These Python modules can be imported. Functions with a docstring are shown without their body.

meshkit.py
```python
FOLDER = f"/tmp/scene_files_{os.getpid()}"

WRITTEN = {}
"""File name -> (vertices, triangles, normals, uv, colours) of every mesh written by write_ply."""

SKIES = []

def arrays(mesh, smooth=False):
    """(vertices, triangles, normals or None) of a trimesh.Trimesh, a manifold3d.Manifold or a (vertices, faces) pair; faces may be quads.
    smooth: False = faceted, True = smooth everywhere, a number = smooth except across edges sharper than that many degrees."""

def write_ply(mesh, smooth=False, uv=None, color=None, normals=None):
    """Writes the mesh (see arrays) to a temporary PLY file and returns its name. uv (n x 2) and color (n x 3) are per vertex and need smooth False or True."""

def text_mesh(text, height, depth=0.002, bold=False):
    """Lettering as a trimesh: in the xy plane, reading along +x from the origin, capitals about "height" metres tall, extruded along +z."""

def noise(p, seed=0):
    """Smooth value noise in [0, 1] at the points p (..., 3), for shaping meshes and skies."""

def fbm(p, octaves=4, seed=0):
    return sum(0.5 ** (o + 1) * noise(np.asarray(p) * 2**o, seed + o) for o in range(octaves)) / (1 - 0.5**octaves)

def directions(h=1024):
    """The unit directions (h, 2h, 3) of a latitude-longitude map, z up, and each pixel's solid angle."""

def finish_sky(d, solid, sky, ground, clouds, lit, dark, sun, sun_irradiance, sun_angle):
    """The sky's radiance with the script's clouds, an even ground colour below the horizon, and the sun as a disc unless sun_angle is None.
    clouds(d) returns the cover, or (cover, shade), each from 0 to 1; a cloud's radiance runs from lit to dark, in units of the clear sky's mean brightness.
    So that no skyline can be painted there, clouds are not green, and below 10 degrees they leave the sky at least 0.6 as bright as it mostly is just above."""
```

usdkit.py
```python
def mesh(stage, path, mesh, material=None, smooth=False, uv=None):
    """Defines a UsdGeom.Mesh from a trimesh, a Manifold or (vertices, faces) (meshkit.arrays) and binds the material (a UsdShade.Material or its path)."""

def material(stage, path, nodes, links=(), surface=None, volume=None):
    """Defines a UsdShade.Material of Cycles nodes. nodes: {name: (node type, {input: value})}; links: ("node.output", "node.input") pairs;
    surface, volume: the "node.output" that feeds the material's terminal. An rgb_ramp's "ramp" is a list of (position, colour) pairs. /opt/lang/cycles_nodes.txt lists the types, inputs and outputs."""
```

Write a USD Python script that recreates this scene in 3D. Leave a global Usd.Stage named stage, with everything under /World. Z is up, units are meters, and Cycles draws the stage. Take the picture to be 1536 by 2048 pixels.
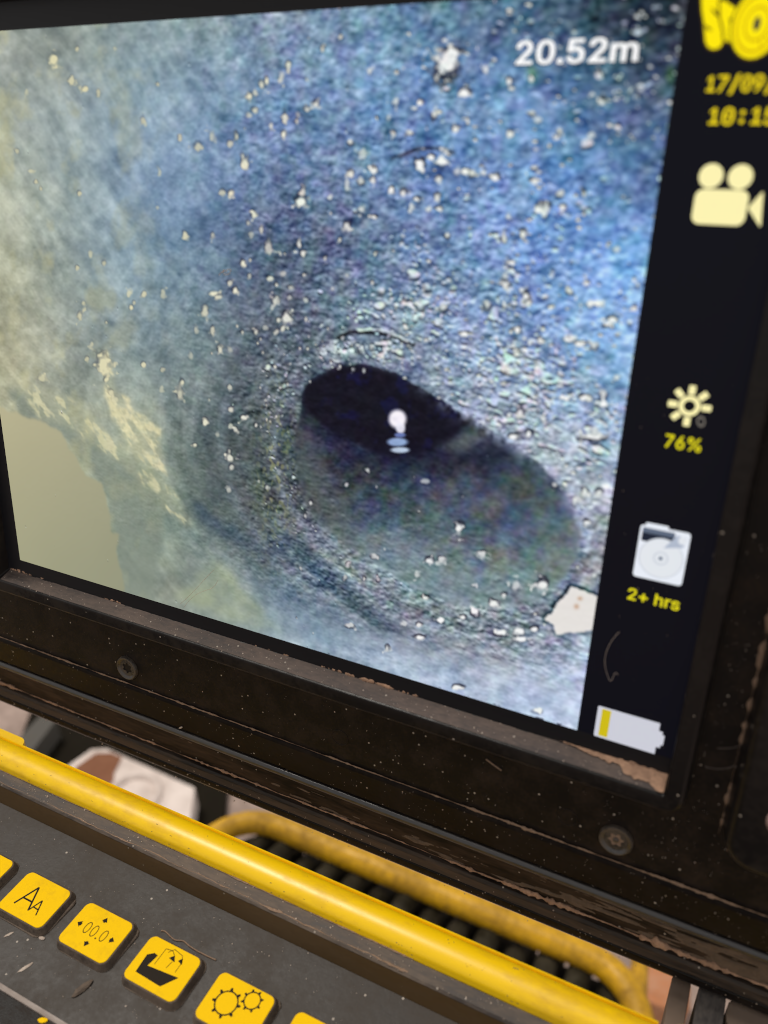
import math, random
import numpy as np, trimesh
import meshkit, usdkit
from pxr import Usd, UsdGeom, UsdLux, UsdShade, Gf, Sdf, Vt
from scipy.ndimage import gaussian_filter, distance_transform_edt, map_coordinates
from scipy.interpolate import RBFInterpolator
from shapely import Polygon, Point, LineString, box as sbox, union_all, affinity

random.seed(7)
rng = np.random.default_rng(7)
stage = Usd.Stage.CreateInMemory()
UsdGeom.Xform.Define(stage, '/World')
UsdGeom.Scope.Define(stage, '/World/Looks')

# ------------------------------------------------------------------ camera, sky, sun, exposure
# Screen frame S: millimetres, x right along the screen, y up the screen, z out of it, origin at the picture's lower left corner.
TH = 1.40469
CS, SN = math.cos(TH), math.sin(TH)
A = np.array([[1, 0, 0], [0, CS, -SN], [0, SN, CS]])          # screen frame -> level frame (screen leans back 9.5 degrees)
H0 = 0.80                                                      # height of the picture's lower edge over the ground, metres
RM = np.array([[0.894250659, 0.0384422, -0.445912498], [0.194028536, -0.931112267, 0.30884118], [-0.403322062, -0.362701178, -0.840106642]])
CAM = np.array([221.058046, 121.131169, 172.849221])
FPX = 1616.693
def S2W(p):
    return np.asarray(p, float) @ A.T / 1000 + [0, 0, H0]
KO = CAM + 1.6 * (np.array([110.637160, -2.480517, 93.615423]) - CAM)   # keypad frame origin (level frame axes), in S
KOW = KO @ A.T / 1000 + [0, 0, H0]
def K2W(p):
    return np.asarray(p, float) / 1000 + KOW
def rays(uv):
    return np.c_[(np.atleast_2d(uv) - np.array([768.0, 1024.0])) / FPX, np.ones(len(np.atleast_2d(uv)))] @ RM
def on_screen(uv, z=0.0):                                      # photo point -> S coordinates on the plane z of the screen frame
    d = rays(uv); return CAM + d * ((z - CAM[2]) / d[:, 2])[:, None]
def on_keys(uv, z=0.0):                                        # -> keypad coordinates on the level plane z
    d = rays(uv) @ A.T; c = CAM @ A.T - KO @ A.T
    return c + d * ((z - c[2]) / d[:, 2])[:, None]
def on_level(uv, h):                                           # -> world point at height h
    d = rays(uv) @ A.T; c = S2W(CAM)
    return c + d * ((h - c[2]) / d[:, 2])[:, None]
def to_photo(p):
    q = (np.asarray(p) - CAM) @ RM.T
    return q[:, :2] / q[:, 2:] * FPX + [768, 1024]

cam = UsdGeom.Camera.Define(stage, '/World/camera')
right, down, fwd = (RM @ A.T)
cw = S2W(CAM)
m = Gf.Matrix4d(*map(float, (*right, 0, *(-down), 0, *(-fwd), 0, *cw, 1)))
cam.AddTransformOp().Set(m)
cam.CreateHorizontalApertureAttr(36.0); cam.CreateVerticalApertureAttr(48.0)
cam.CreateFocalLengthAttr(FPX / 1536 * 36.0)
cam.CreateClippingRangeAttr(Gf.Vec2f(0.01, 100))
cam.CreateFStopAttr(12.5); cam.CreateFocusDistanceAttr(0.258)
cam.CreateExposureAttr(0.25)

SUN_EL, SUN_AZ = math.radians(66), math.radians(-75)           # azimuth = atan2(x, y)
sd = np.array([math.sin(SUN_AZ) * math.cos(SUN_EL), math.cos(SUN_AZ) * math.cos(SUN_EL), math.sin(SUN_EL)])
sun = UsdLux.DistantLight.Define(stage, '/World/sun')
sun.CreateNormalizeAttr(True); sun.CreateIntensityAttr(0.40); sun.CreateAngleAttr(14.0); sun.CreateColorAttr(Gf.Vec3f(1.0, 0.93, 0.84))
zx = np.cross([0, 0, 1.0], sd); zx /= np.linalg.norm(zx); zy = np.cross(sd, zx)
sun.AddTransformOp().Set(Gf.Matrix4d(*map(float, (*zx, 0, *zy, 0, *sd, 0, 0, 0, 3, 1))))
dome = UsdLux.DomeLight.Define(stage, '/World/sky')
sky = usdkit.material(stage, '/World/Looks/sky', {
    'sky': ('sky_texture', {'sky_type': 'single_scattering', 'sun_disc': False, 'sun_elevation': SUN_EL, 'sun_rotation': SUN_AZ}),
    'co': ('texture_coordinate', {}),
    'n': ('noise_texture', {'scale': 2.2, 'detail': 5.0, 'roughness': 0.55}),
    'r': ('rgb_ramp', {'ramp': [(0.25, (0.55, 0.55, 0.55)), (0.6, (0.95, 0.95, 0.95))]}),
    'mix': ('mix', {'color2': (5.0, 4.75, 4.4)}),
    'bg': ('background_shader', {'strength': 0.10})},
    [('co.generated', 'n.vector'), ('n.fac', 'r.fac'), ('r.color', 'mix.fac'), ('sky.color', 'mix.color1'), ('mix.color', 'bg.color')], surface='bg.background')
UsdShade.MaterialBindingAPI.Apply(dome.GetPrim()).Bind(sky)
dome.GetPrim().SetCustomDataByKey('kind', 'structure')

# ------------------------------------------------------------------ helpers
used = {}
def path_of(name, parent):
    base = parent.GetPath().pathString if parent is not None else '/World'
    k = (base, name); n = used.get(k, 0); used[k] = n + 1
    return f'{base}/{name}' + (f'_{n:03d}' if n else '')
def tag(o, label=None, cat=None, group=None, kind=None):
    for k, v in (('label', label), ('category', cat), ('group', group), ('kind', kind)):
        if v: o.SetCustomDataByKey(k, v)
    return o
def thing(name, label, cat, loc=(0, 0, 0), group=None):
    x = UsdGeom.Xform.Define(stage, path_of(name, None))
    x.AddTranslateOp().Set(Gf.Vec3d(*map(float, loc)))
    o = x.GetPrim(); o.SetCustomDataByKey('_', 0); o.ClearCustomDataByKey('_')
    ORIGIN[o.GetPath().pathString] = np.array(loc, float)
    return tag(o, label, cat, group)
ORIGIN = {}
def origin(parent):
    o = np.zeros(3)
    if parent is not None:
        for p, v in ORIGIN.items():
            if parent.GetPath().pathString == p or parent.GetPath().pathString.startswith(p + '/'): o = v
    return o
def arr(mesh):
    v, f, _ = meshkit.arrays(mesh); return v, f
def obj(name, mesh, mat, parent=None, to=None, smooth=30, colors=None, **kw):
    """One Mesh prim; to = S2W or K2W maps the mesh's frame to the world."""
    v, f = arr(mesh)
    if to is not None: v = to(v)
    v = v - origin(parent)
    p = path_of(name, parent)
    me = usdkit.mesh(stage, p, trimesh.Trimesh(v, f, process=False), MATS[mat], smooth=smooth)
    if colors is not None:
        UsdGeom.PrimvarsAPI(me).CreatePrimvar('shown', Sdf.ValueTypeNames.Color3fArray, 'vertex').Set(Vt.Vec3fArray.FromNumpy(colors.astype(np.float32)))
    return tag(me.GetPrim(), **kw)
def cat(ms):
    V, F, n = [], [], 0
    for mm in ms:
        v, f = arr(mm); V.append(v); F.append(f + n); n += len(v)
    return trimesh.Trimesh(np.vstack(V), np.vstack(F), process=False)
def flat(shape, z0, z1):
    """Plane shape (x, y) extruded from z0 to z1."""
    gs = [g for g in getattr(shape, 'geoms', [shape]) if g.area > 1e-9 and g.geom_type == 'Polygon']
    out = []
    for g in gs:
        e = trimesh.creation.extrude_polygon(g, z1 - z0, engine='earcut'); e.apply_translation([0, 0, z0]); out.append(e)
    return cat(out)
def bar(profile, x0, x1, r=0.0, axis_map=True):
    """Profile in (y, z) extruded along x, its corners rounded by r."""
    g = Polygon(profile)
    if r: g = g.buffer(-r, quad_segs=5).buffer(2 * r, quad_segs=5).buffer(-r, quad_segs=5).simplify(0.01)
    e = trimesh.creation.extrude_polygon(g, x1 - x0, engine='earcut')
    v = np.array(e.vertices)
    return trimesh.Trimesh(np.c_[v[:, 2] + x0, v[:, 0], v[:, 1]], e.faces, process=False)
def rrect(x0, x1, y0, y1, r, n=6):
    r = max(min(r, (x1 - x0) / 2 - 1e-3, (y1 - y0) / 2 - 1e-3), 1e-3); P = []
    for cx, cy, a0 in ((x1 - r, y1 - r, 0), (x0 + r, y1 - r, 90), (x0 + r, y0 + r, 180), (x1 - r, y0 + r, 270)):
        for k in range(n + 1):
            a = math.radians(a0 + 90 * k / n); P.append((cx + r * math.cos(a), cy + r * math.sin(a)))
    return np.array(P)
def loft(loops, cap0=False, cap1=False):
    n = len(loops[0]); V = np.vstack(loops); F = []
    for i in range(len(loops) - 1):
        for k in range(n):
            a, b = i * n + k, i * n + (k + 1) % n
            F += [(a, b, b + n), (a, b + n, a + n)]
    V = list(map(tuple, V))
    for on, i in ((cap0, 0), (cap1, len(loops) - 1)):
        if on:
            c = len(V); V.append(tuple(np.mean(loops[i], 0)))
            for k in range(n):
                a, b = i * n + k, i * n + (k + 1) % n
                F.append((c, b, a) if i == 0 else (c, a, b))
    return trimesh.Trimesh(np.array(V), np.array(F), process=False)
def ring3(P, z): return np.c_[P, np.full(len(P), z)]
def rounded_slab(x0, x1, y0, y1, z0, z1, r, bev, taper=0.0, n=6):
    """Block with round corners, rounded upper edge and sides that widen downwards by taper."""
    L = [ring3(rrect(x0 - taper, x1 + taper, y0 - taper, y1 + taper, r + taper, n), z0)]
    for k in range(4):
        a = k / 3 * math.pi / 2; i = bev * (1 - math.cos(a))
        L.append(ring3(rrect(x0 + i, x1 - i, y0 + i, y1 - i, max(r - i, .2), n), z1 - bev + bev * math.sin(a)))
    return loft(L, True, True)
def tube(P, R, n=10, closed=False, cap=True):
    P = np.asarray(P, float); m_ = len(P); R = np.broadcast_to(R, m_)
    T = np.roll(P, -1, 0) - np.roll(P, 1, 0)
    if not closed: T[0], T[-1] = P[1] - P[0], P[-1] - P[-2]
    T /= np.linalg.norm(T, axis=1)[:, None]
    u = np.cross(T[0], [0.31, 0.17, 0.93]); u /= np.linalg.norm(u); L = []
    for i in range(m_):
        u = u - T[i] * (u @ T[i]); u /= np.linalg.norm(u); w = np.cross(T[i], u)
        a = np.linspace(0, 2 * np.pi, n, endpoint=False)
        L.append(P[i] + R[i] * (np.cos(a)[:, None] * u + np.sin(a)[:, None] * w))
    if closed: L.append(L[0])
    return loft(L, cap and not closed, cap and not closed)
def text(s, x0, x1, y0, h, z0, z1, bold=True, slant=0.0):
    """Lettering whose ink spans x0..x1 with baseline y0 and capital height h."""
    t = meshkit.text_mesh(s, h, z1 - z0, bold=bold); v = np.array(t.vertices)
    a, b = v[:, 0].min(), v[:, 0].max()
    v[:, 0] = (v[:, 0] - a) / (b - a) * (x1 - x0) + x0 + slant * v[:, 1]; v[:, 1] += y0; v[:, 2] += z0
    return trimesh.Trimesh(v, t.faces, process=False)
def lin(c):
    c = np.asarray(c, float) / 255 if np.max(c) > 1.5 else np.asarray(c, float)
    return np.where(c <= 0.04045, c / 12.92, ((c + 0.055) / 1.055) ** 2.4)

# ------------------------------------------------------------------ materials
MATS = {}
def mat(name, nodes, links, surface='p.BSDF'):
    MATS[name] = usdkit.material(stage, '/World/Looks/' + name, nodes, links, surface=surface)
def dusty(name, base, dust, amount, rough=0.45, speck=0.0, grain=0.15, scale=70, streak=(1, 1, 1), coat=0.0, speck_scale=520, base2=None, dust_rough=0.85, spec=0.4):
    """Plastic or paint with clinging dust in uneven patches, pale specks and a fine grain."""
    nd = {'geo': ('geometry', {}), 'map': ('mapping', {'scale': streak}),
          'n1': ('noise_texture', {'scale': scale, 'detail': 6.0, 'roughness': 0.68}),
          'n2': ('noise_texture', {'scale': scale * 9, 'detail': 3.0, 'roughness': 0.6}),
          'mul': ('math', {'math_type': 'multiply_add', 'value2': 0.45, 'value3': 0.0}),
          'add': ('math', {'math_type': 'add'}),
          'r1': ('map_range', {'from_min': 0.78 - amount * 0.45, 'from_max': 1.06 - amount * 0.35, 'to_min': 0.0, 'to_max': min(1.0, 0.35 + amount), 'clamp': True}),
          'n3': ('noise_texture', {'scale': scale * 0.35, 'detail': 4.0}),
          'bm': ('mix', {'color1': base, 'color2': base2 or tuple(1.5 * np.array(base))}),
          'dm': ('mix', {'color2': dust}),
          'v': ('voronoi_texture', {'scale': speck_scale}), 'vs': ('separate_color', {}),
          'lt': ('math', {'math_type': 'less_than', 'value2': 0.14}), 'gt': ('math', {'math_type': 'greater_than', 'value2': 1.0 - speck}),
          'sm': ('math', {'math_type': 'multiply'}),
          'sc': ('mix', {'color2': (0.42, 0.36, 0.3)}),
          'rr': ('map_range', {'from_min': 0.0, 'from_max': 1.0, 'to_min': rough, 'to_max': dust_rough}),
          'bump': ('bump', {'strength': grain, 'distance': 0.0004}),
          'p': ('principled_bsdf', {'coat_weight': coat, 'specular_ior_level': spec})}
    ln = [('geo.position', 'map.vector'), ('map.vector', 'n1.vector'), ('map.vector', 'n2.vector'), ('geo.position', 'n3.vector'), ('geo.position', 'v.vector'),
          ('n2.fac', 'mul.value1'), ('n1.fac', 'add.value1'), ('mul.value', 'add.value2'), ('add.value', 'r1.value'),
          ('n3.fac', 'bm.fac'), ('bm.color', 'dm.color1'), ('r1.result', 'dm.fac'), ('v.distance', 'lt.value1'), ('v.color', 'vs.color'), ('vs.r', 'gt.value1'),
          ('lt.value', 'sm.value1'), ('gt.value', 'sm.value2'), ('sm.value', 'sc.fac'), ('dm.color', 'sc.color1'), ('sc.color', 'p.base_color'),
          ('r1.result', 'rr.value'), ('rr.result', 'p.roughness'), ('n2.fac', 'bump.height'), ('bump.normal', 'p.normal')]
    mat(name, nd, ln)
def plain(name, color, rough=0.5, **kw):
    mat(name, {'p': ('principled_bsdf', {'base_color': color, 'roughness': rough, **kw})}, [])
def lit(name, color, strength=0.84):
    """A lit part of the display: what the panel shows there, under its slightly glossy surface."""
    mat(name, {'p': ('principled_bsdf', {'base_color': (0.002, 0.002, 0.003), 'roughness': 0.36, 'specular_ior_level': 0.12,
        'emission_color': tuple(lin(color)), 'emission_strength': strength})}, [])

dusty('black_plastic', (0.005, 0.004, 0.0032), (0.04, 0.027, 0.02), 0.25, rough=0.45, speck=0.10, scale=55)
dusty('panel_plastic', (0.0042, 0.0028, 0.0022), (0.042, 0.026, 0.017), 0.26, rough=0.46, spec=0.2, speck=0.16, scale=120, streak=(1, 2, 1))
dusty('smooth_black', (0.004, 0.0033, 0.0033), (0.03, 0.022, 0.018), 0.16, rough=0.30, spec=0.26, speck=0.12, scale=45)
dusty('ledge_dust', (0.040, 0.031, 0.029), (0.15, 0.112, 0.094), 0.62, rough=0.6, speck=0.25, scale=140, streak=(0.35, 1, 1))
dusty('lip_plastic', (0.009, 0.007, 0.006), (0.11, 0.078, 0.056), 0.42, rough=0.42, spec=0.3, speck=0.12, scale=150, streak=(0.12, 1, 1))
dusty('bead_plastic', (0.012, 0.010, 0.010), (0.05, 0.04, 0.03), 0.15, rough=0.20, scale=60, streak=(0.2, 1, 1), spec=0.9)
dusty('band_plastic', (0.0045, 0.0032, 0.003), (0.03, 0.021, 0.016), 0.18, rough=0.42, speck=0.1, scale=60, spec=0.12)
dusty('keypad_plastic', (0.028, 0.022, 0.0175), (0.07, 0.056, 0.044), 0.28, rough=0.48, speck=0.07, scale=60, speck_scale=420)
dusty('wall_plastic', (0.060, 0.034, 0.012), (0.10, 0.058, 0.022), 0.5, rough=0.38, speck=0.07, scale=80, streak=(0.4, 1, 1))  # yellow reflected from the bar is put into this brown
dusty('edge_plastic', (0.036, 0.028, 0.024), (0.17, 0.13, 0.10), 0.5, rough=0.55, speck=0.2, scale=140, streak=(0.25, 1, 1))
dusty('yellow_paint', (1.0, 0.62, 0.002), (0.46, 0.22, 0.02), 0.16, rough=0.32, scale=60, streak=(0.4, 1, 1), grain=0.05, base2=(1.0, 0.64, 0.004), dust_rough=0.6, spec=0.45)
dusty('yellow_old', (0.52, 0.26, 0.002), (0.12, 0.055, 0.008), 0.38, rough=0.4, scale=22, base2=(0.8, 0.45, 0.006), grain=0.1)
dusty('key_yellow', (1.0, 0.60, 0.0), (0.5, 0.3, 0.03), 0.06, rough=0.5, scale=80, base2=(1.0, 0.62, 0.0), grain=0.03, spec=0.06)
dusty('key_rubber', (0.022, 0.016, 0.012), (0.13, 0.095, 0.07), 0.7, rough=0.6, scale=160)
plain('key_print', (0.018, 0.012, 0.007), 0.6, specular_ior_level=0.12)
plain('key_print_thin', (0.06, 0.035, 0.006), 0.6, specular_ior_level=0.1)
dusty('silver_strip', (0.33, 0.28, 0.25), (0.2, 0.15, 0.12), 0.45, rough=0.4, scale=60, streak=(0.3, 1, 1))
dusty('screw_metal', (0.02, 0.016, 0.013), (0.10, 0.07, 0.05), 0.35, spec=0.9, rough=0.28, scale=260)
dusty('dust_drift', (0.42, 0.255, 0.165), (0.25, 0.15, 0.1), 0.5, rough=0.9, scale=320, grain=0.6)
dusty('dust_brown', (0.20, 0.13, 0.085), (0.30, 0.2, 0.14), 0.5, rough=0.9, scale=320, grain=0.6)
dusty('dust_dull', (0.085, 0.058, 0.038), (0.17, 0.115, 0.078), 0.5, rough=0.9, scale=260, grain=0.6)
dusty('grit', (0.5, 0.42, 0.35), (0.3, 0.22, 0.17), 0.5, rough=0.7, scale=900)
plain('fibre', (0.55, 0.42, 0.33), 0.7)
plain('fibre_pale', (0.33, 0.27, 0.24), 0.7)
dusty('concrete', (0.36, 0.27, 0.23), (0.22, 0.16, 0.13), 0.55, rough=0.85, scale=9, grain=0.4)
dusty('shade_mat', (0.008, 0.006, 0.003), (0.02, 0.015, 0.008), 0.2, rough=0.8, spec=0.1, scale=20)  # black of the added shade mat, also on the dark stone and drum
dusty('mat_edge', (0.05, 0.046, 0.04), (0.1, 0.09, 0.075), 0.5, rough=0.5, scale=30)
dusty('white_paint', (0.66, 0.57, 0.52), (0.46, 0.37, 0.32), 0.35, rough=0.45, scale=8)
dusty('packed_dirt', (0.06, 0.045, 0.034), (0.16, 0.12, 0.09), 0.6, rough=0.9, scale=300, grain=0.5)
dusty('catch_metal', (0.30, 0.20, 0.18), (0.15, 0.1, 0.09), 0.4, rough=0.35, scale=100)
dusty('rust', (0.13, 0.045, 0.018), (0.24, 0.10, 0.05), 0.6, rough=0.8, scale=25)
dusty('brick', (0.42, 0.16, 0.065), (0.5, 0.3, 0.2), 0.5, rough=0.9, scale=25, grain=0.6)
dusty('cable_jacket', (0.009, 0.0075, 0.004), (0.06, 0.05, 0.032), 0.42, rough=0.5, spec=0.15, scale=30)
dusty('hinge_metal', (0.16, 0.115, 0.085), (0.24, 0.18, 0.14), 0.6, rough=0.5, scale=60, streak=(1, .4, 1))
dusty('hinge_black', (0.03, 0.028, 0.03), (0.16, 0.14, 0.125), 0.55, rough=0.45, scale=110, streak=(1, .4, 1))
dusty('hinge_dust', (0.30, 0.225, 0.17), (0.2, 0.15, 0.12), 0.5, rough=0.7, scale=60)
mat('video', {'at': ('attribute', {'attribute': 'shown'}),
              'p': ('principled_bsdf', {'base_color': (0.002, 0.002, 0.003), 'roughness': 0.36, 'specular_ior_level': 0.12, 'emission_strength': 0.84})},
    [('at.color', 'p.emission_color')])
lit('strip_black', (7, 8, 17)); plain('lcd_border', (0.008, 0.008, 0.010), 0.4, specular_ior_level=0.25)
dusty('groove_dust', (0.010, 0.007, 0.0045), (0.09, 0.056, 0.034), 0.42, rough=0.6, spec=0.15, speck=0.12, scale=110, streak=(0.15, 1, 1))
lit('show_yellow', (226, 214, 24)); lit('show_logo', (255, 232, 0)); lit('show_logo_dark', (205, 170, 0)); lit('show_time', (240, 214, 20))
lit('show_cream', (253, 243, 178)); lit('show_white', (255, 255, 255)); lit('show_shadow', (28, 36, 52))
lit('show_seam', (70, 52, 6)); lit('show_grey_ring', (118, 112, 104)); lit('show_disc', (226, 230, 236)); lit('show_disc_line', (196, 203, 214)); lit('show_steel', (92, 104, 124)); lit('show_arm', (176, 186, 204)); lit('show_case', (232, 237, 246))
lit('show_battery', (204, 205, 216)); lit('show_charge', (205, 186, 20))

# ------------------------------------------------------------------ ground and things seen through the gap
tag(obj('ground', flat(sbox(-30, -30, 30, 30), -0.05, 0.0), 'concrete'), kind='structure')

def world_poly(px, h0, h1, r=0.0):
    q = on_level(px, h1)[:, :2]; g = Polygon(q)
    if r: g = g.buffer(-r).buffer(2 * r).buffer(-r)
    return flat(g, h0, h1)
# white slab, rust, black mat added for ground shade, brick (on the ground)
shade_mat_px = [(72, 1395), (32, 1500), (30, 1800), (440, 1800), (452, 1600), (462, 1500), (470, 1395)]
tag(obj('shade_mat', world_poly(shade_mat_px, 0.002, 0.012), 'shade_mat'), 'made up black mat standing in for the shaded ground under the white slab', 'mat')  # added black sheet, shaped like the shaded ground below the console
tag(obj('grey_batten', world_poly([(86, 1425), (112, 1440), (66, 1500), (20, 1495)], 0.013, 0.05), 'mat_edge'), 'dark grey batten lying at the left edge of the black shade mat', 'batten')
slab = thing('white_slab', 'white painted slab with a brown rust stain, behind the yellow bar', 'slab', on_level([(300, 1570)], 0.05)[0])
obj('slab_body', world_poly([(118, 1545), (183, 1499), (212, 1497), (389, 1576), (372, 1700), (250, 1720)], 0.013, 0.05), 'white_paint', slab)
obj('rust_stain', world_poly([(150, 1534), (192, 1506), (222, 1505), (244, 1514), (228, 1545), (222, 1590), (190, 1600), (150, 1580)], 0.0502, 0.0515, 0.004), 'rust', slab)
c0 = on_level([(266, 1592)], 0.05)[0]
a = np.linspace(0, 2 * np.pi, 40, endpoint=False)
obj('round_boss', tube(np.c_[c0[0] + .036 * np.cos(a), c0[1] + .036 * np.sin(a), np.full(40, .05)], .006, 8, True), 'white_paint', slab)
bp = on_level([(1312, 1992)], 0.03)[0]
br = trimesh.creation.icosphere(subdivisions=3, radius=1.0)
v = np.array(br.vertices); v = np.sign(v) * np.abs(v) ** 0.55
v *= (0.8 + 0.4 * meshkit.fbm(v * 1.6 + 4, 3)[:, None]) * [0.034, 0.026, 0.026]
tag(obj('brick_fragment', (v + bp + [0, 0, -.002], np.array(br.faces)), 'brick', smooth=40), 'orange red brick fragment on the ground at the right of the reel', 'brick')
bp = on_level([(1322, 1962)], 0.02)[0]
tag(obj('dark_stone', (v * 0.6 + bp, np.array(br.faces)), 'shade_mat', smooth=40), 'small dark stone lying just behind the orange brick fragment', 'stone')

# cable reel: yellow tubular ring frame, drum of black push rod
RZ = 0.33; r_ring = .0105
e0, e1 = on_level([(520, 1636)], RZ)[0], on_level([(1190, 1922)], RZ)[0]
RY = (e0[1] + e1[1]) / 2; RX0, RX1 = e0[0] - .030, e1[0] + .044
reel = thing('cable_reel', 'yellow tubular reel frame holding wraps of black push rod cable', 'cable reel', ((RX0 + RX1) / 2, RY - .058, 0))
P = rrect(RX0, RX1, RY - .25, RY, .05, 8)
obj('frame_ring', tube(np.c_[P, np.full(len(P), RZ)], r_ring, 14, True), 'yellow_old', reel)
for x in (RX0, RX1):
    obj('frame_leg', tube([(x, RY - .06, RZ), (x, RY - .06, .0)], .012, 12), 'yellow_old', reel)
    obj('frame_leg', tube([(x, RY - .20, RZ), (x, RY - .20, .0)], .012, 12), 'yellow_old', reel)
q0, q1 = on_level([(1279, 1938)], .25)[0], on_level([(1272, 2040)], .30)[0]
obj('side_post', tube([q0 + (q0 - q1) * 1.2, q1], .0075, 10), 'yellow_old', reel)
n_wrap = 14; xs = np.linspace(RX0 + .034, RX1 - .034, n_wrap)
for i, x in enumerate(xs):
    a = np.linspace(0, 2 * np.pi, 48, endpoint=False); R = .098 + .004 * math.sin(i * 2.3)
    obj('cable_wrap', tube(np.c_[x + .006 * np.sin(a), RY - .058 + R * np.cos(a), RZ - .102 + R * np.sin(a)], .0098, 10, True), 'cable_jacket', reel)
obj('drum', trimesh.Trimesh(*[(lambda t: (np.array(t.vertices) @ np.array([[0, 0, -1], [0, 1, 0], [1, 0, 0]]).T + [(RX0 + RX1) / 2, RY - .058, RZ - .102], t.faces))(trimesh.creation.cylinder(.090, RX1 - RX0 - .03, sections=40))][0]), 'shade_mat', reel)

# ------------------------------------------------------------------ the console
console = thing('inspection_console', 'black and yellow drain inspection console with a lit screen above a row of yellow keys', 'monitor', S2W([100, 0, 0]))
LX0, LX1, LY0, LY1 = -6.3, 216.2, -4.8, 164.4
VW, VH = 193.54, 158.0
pane = sbox(-75, -34.9, 320, 235).difference(sbox(LX0 - 1.5, LY0 - 2.6, LX1 + 1.5, LY1 + 1.5))
panel = obj('lid_panel', flat(pane, -26, 0), 'panel_plastic', console, S2W)
obj('lid_back', flat(sbox(-75, -34.9, 320, 235), -34, -26.2), 'black_plastic', console, S2W)
def side_loop(b, t, l, r, z, rad): return ring3(rrect(LX0 - l, LX1 + r, LY0 - b, LY1 + t, rad, 8), z)
rim = loft([side_loop(0, 0, 0, 0, -.3, .4), side_loop(2.1, .9, .9, .15, 4.3, .5), side_loop(2.5, 1.2, 1.2, .25, 4.85, .7), side_loop(3.1, 1.7, 1.7, .6, 5.05, 1.2),
            side_loop(5.9, 4.4, 4.4, 3.6, 5.0, 3.2), side_loop(6.7, 5.0, 5.0, 4.3, 4.5, 3.9), side_loop(7.1, 5.3, 5.3, 4.6, 3.6, 4.2), side_loop(7.4, 5.8, 5.8, 5.0, -.3, 4.5)])
obj('screen_rim', rim, 'smooth_black', console, S2W, smooth=25)
# dusty ledge: the sheet of dust lying on the rim's lower slope
gx = np.linspace(LX0 + .6, LX1 - .1, 420); gt = np.linspace(0.0, 1.0, 9)
X, T = np.meshgrid(gx, gt, indexing='ij')
dn = meshkit.fbm(np.stack([X * .9, T * 6, X * 0], -1), 4)
Yl = LY0 - .02 - 2.15 * T; Zl = -.62 + 5.0 * T + .12 + .16 * (dn - .5) * np.sin(np.pi * np.clip(T * 1.0, 0, 1))
idx = np.arange(X.size).reshape(X.shape)
F = np.concatenate([np.stack([idx[:-1, :-1], idx[:-1, 1:], idx[1:, 1:], idx[1:, :-1]], -1).reshape(-1, 4)])[:, ::-1]
obj('dust_layer', (np.stack([X, Yl + .10, Zl], -1).reshape(-1, 3), F), 'ledge_dust', console, S2W, smooth=True)
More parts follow.
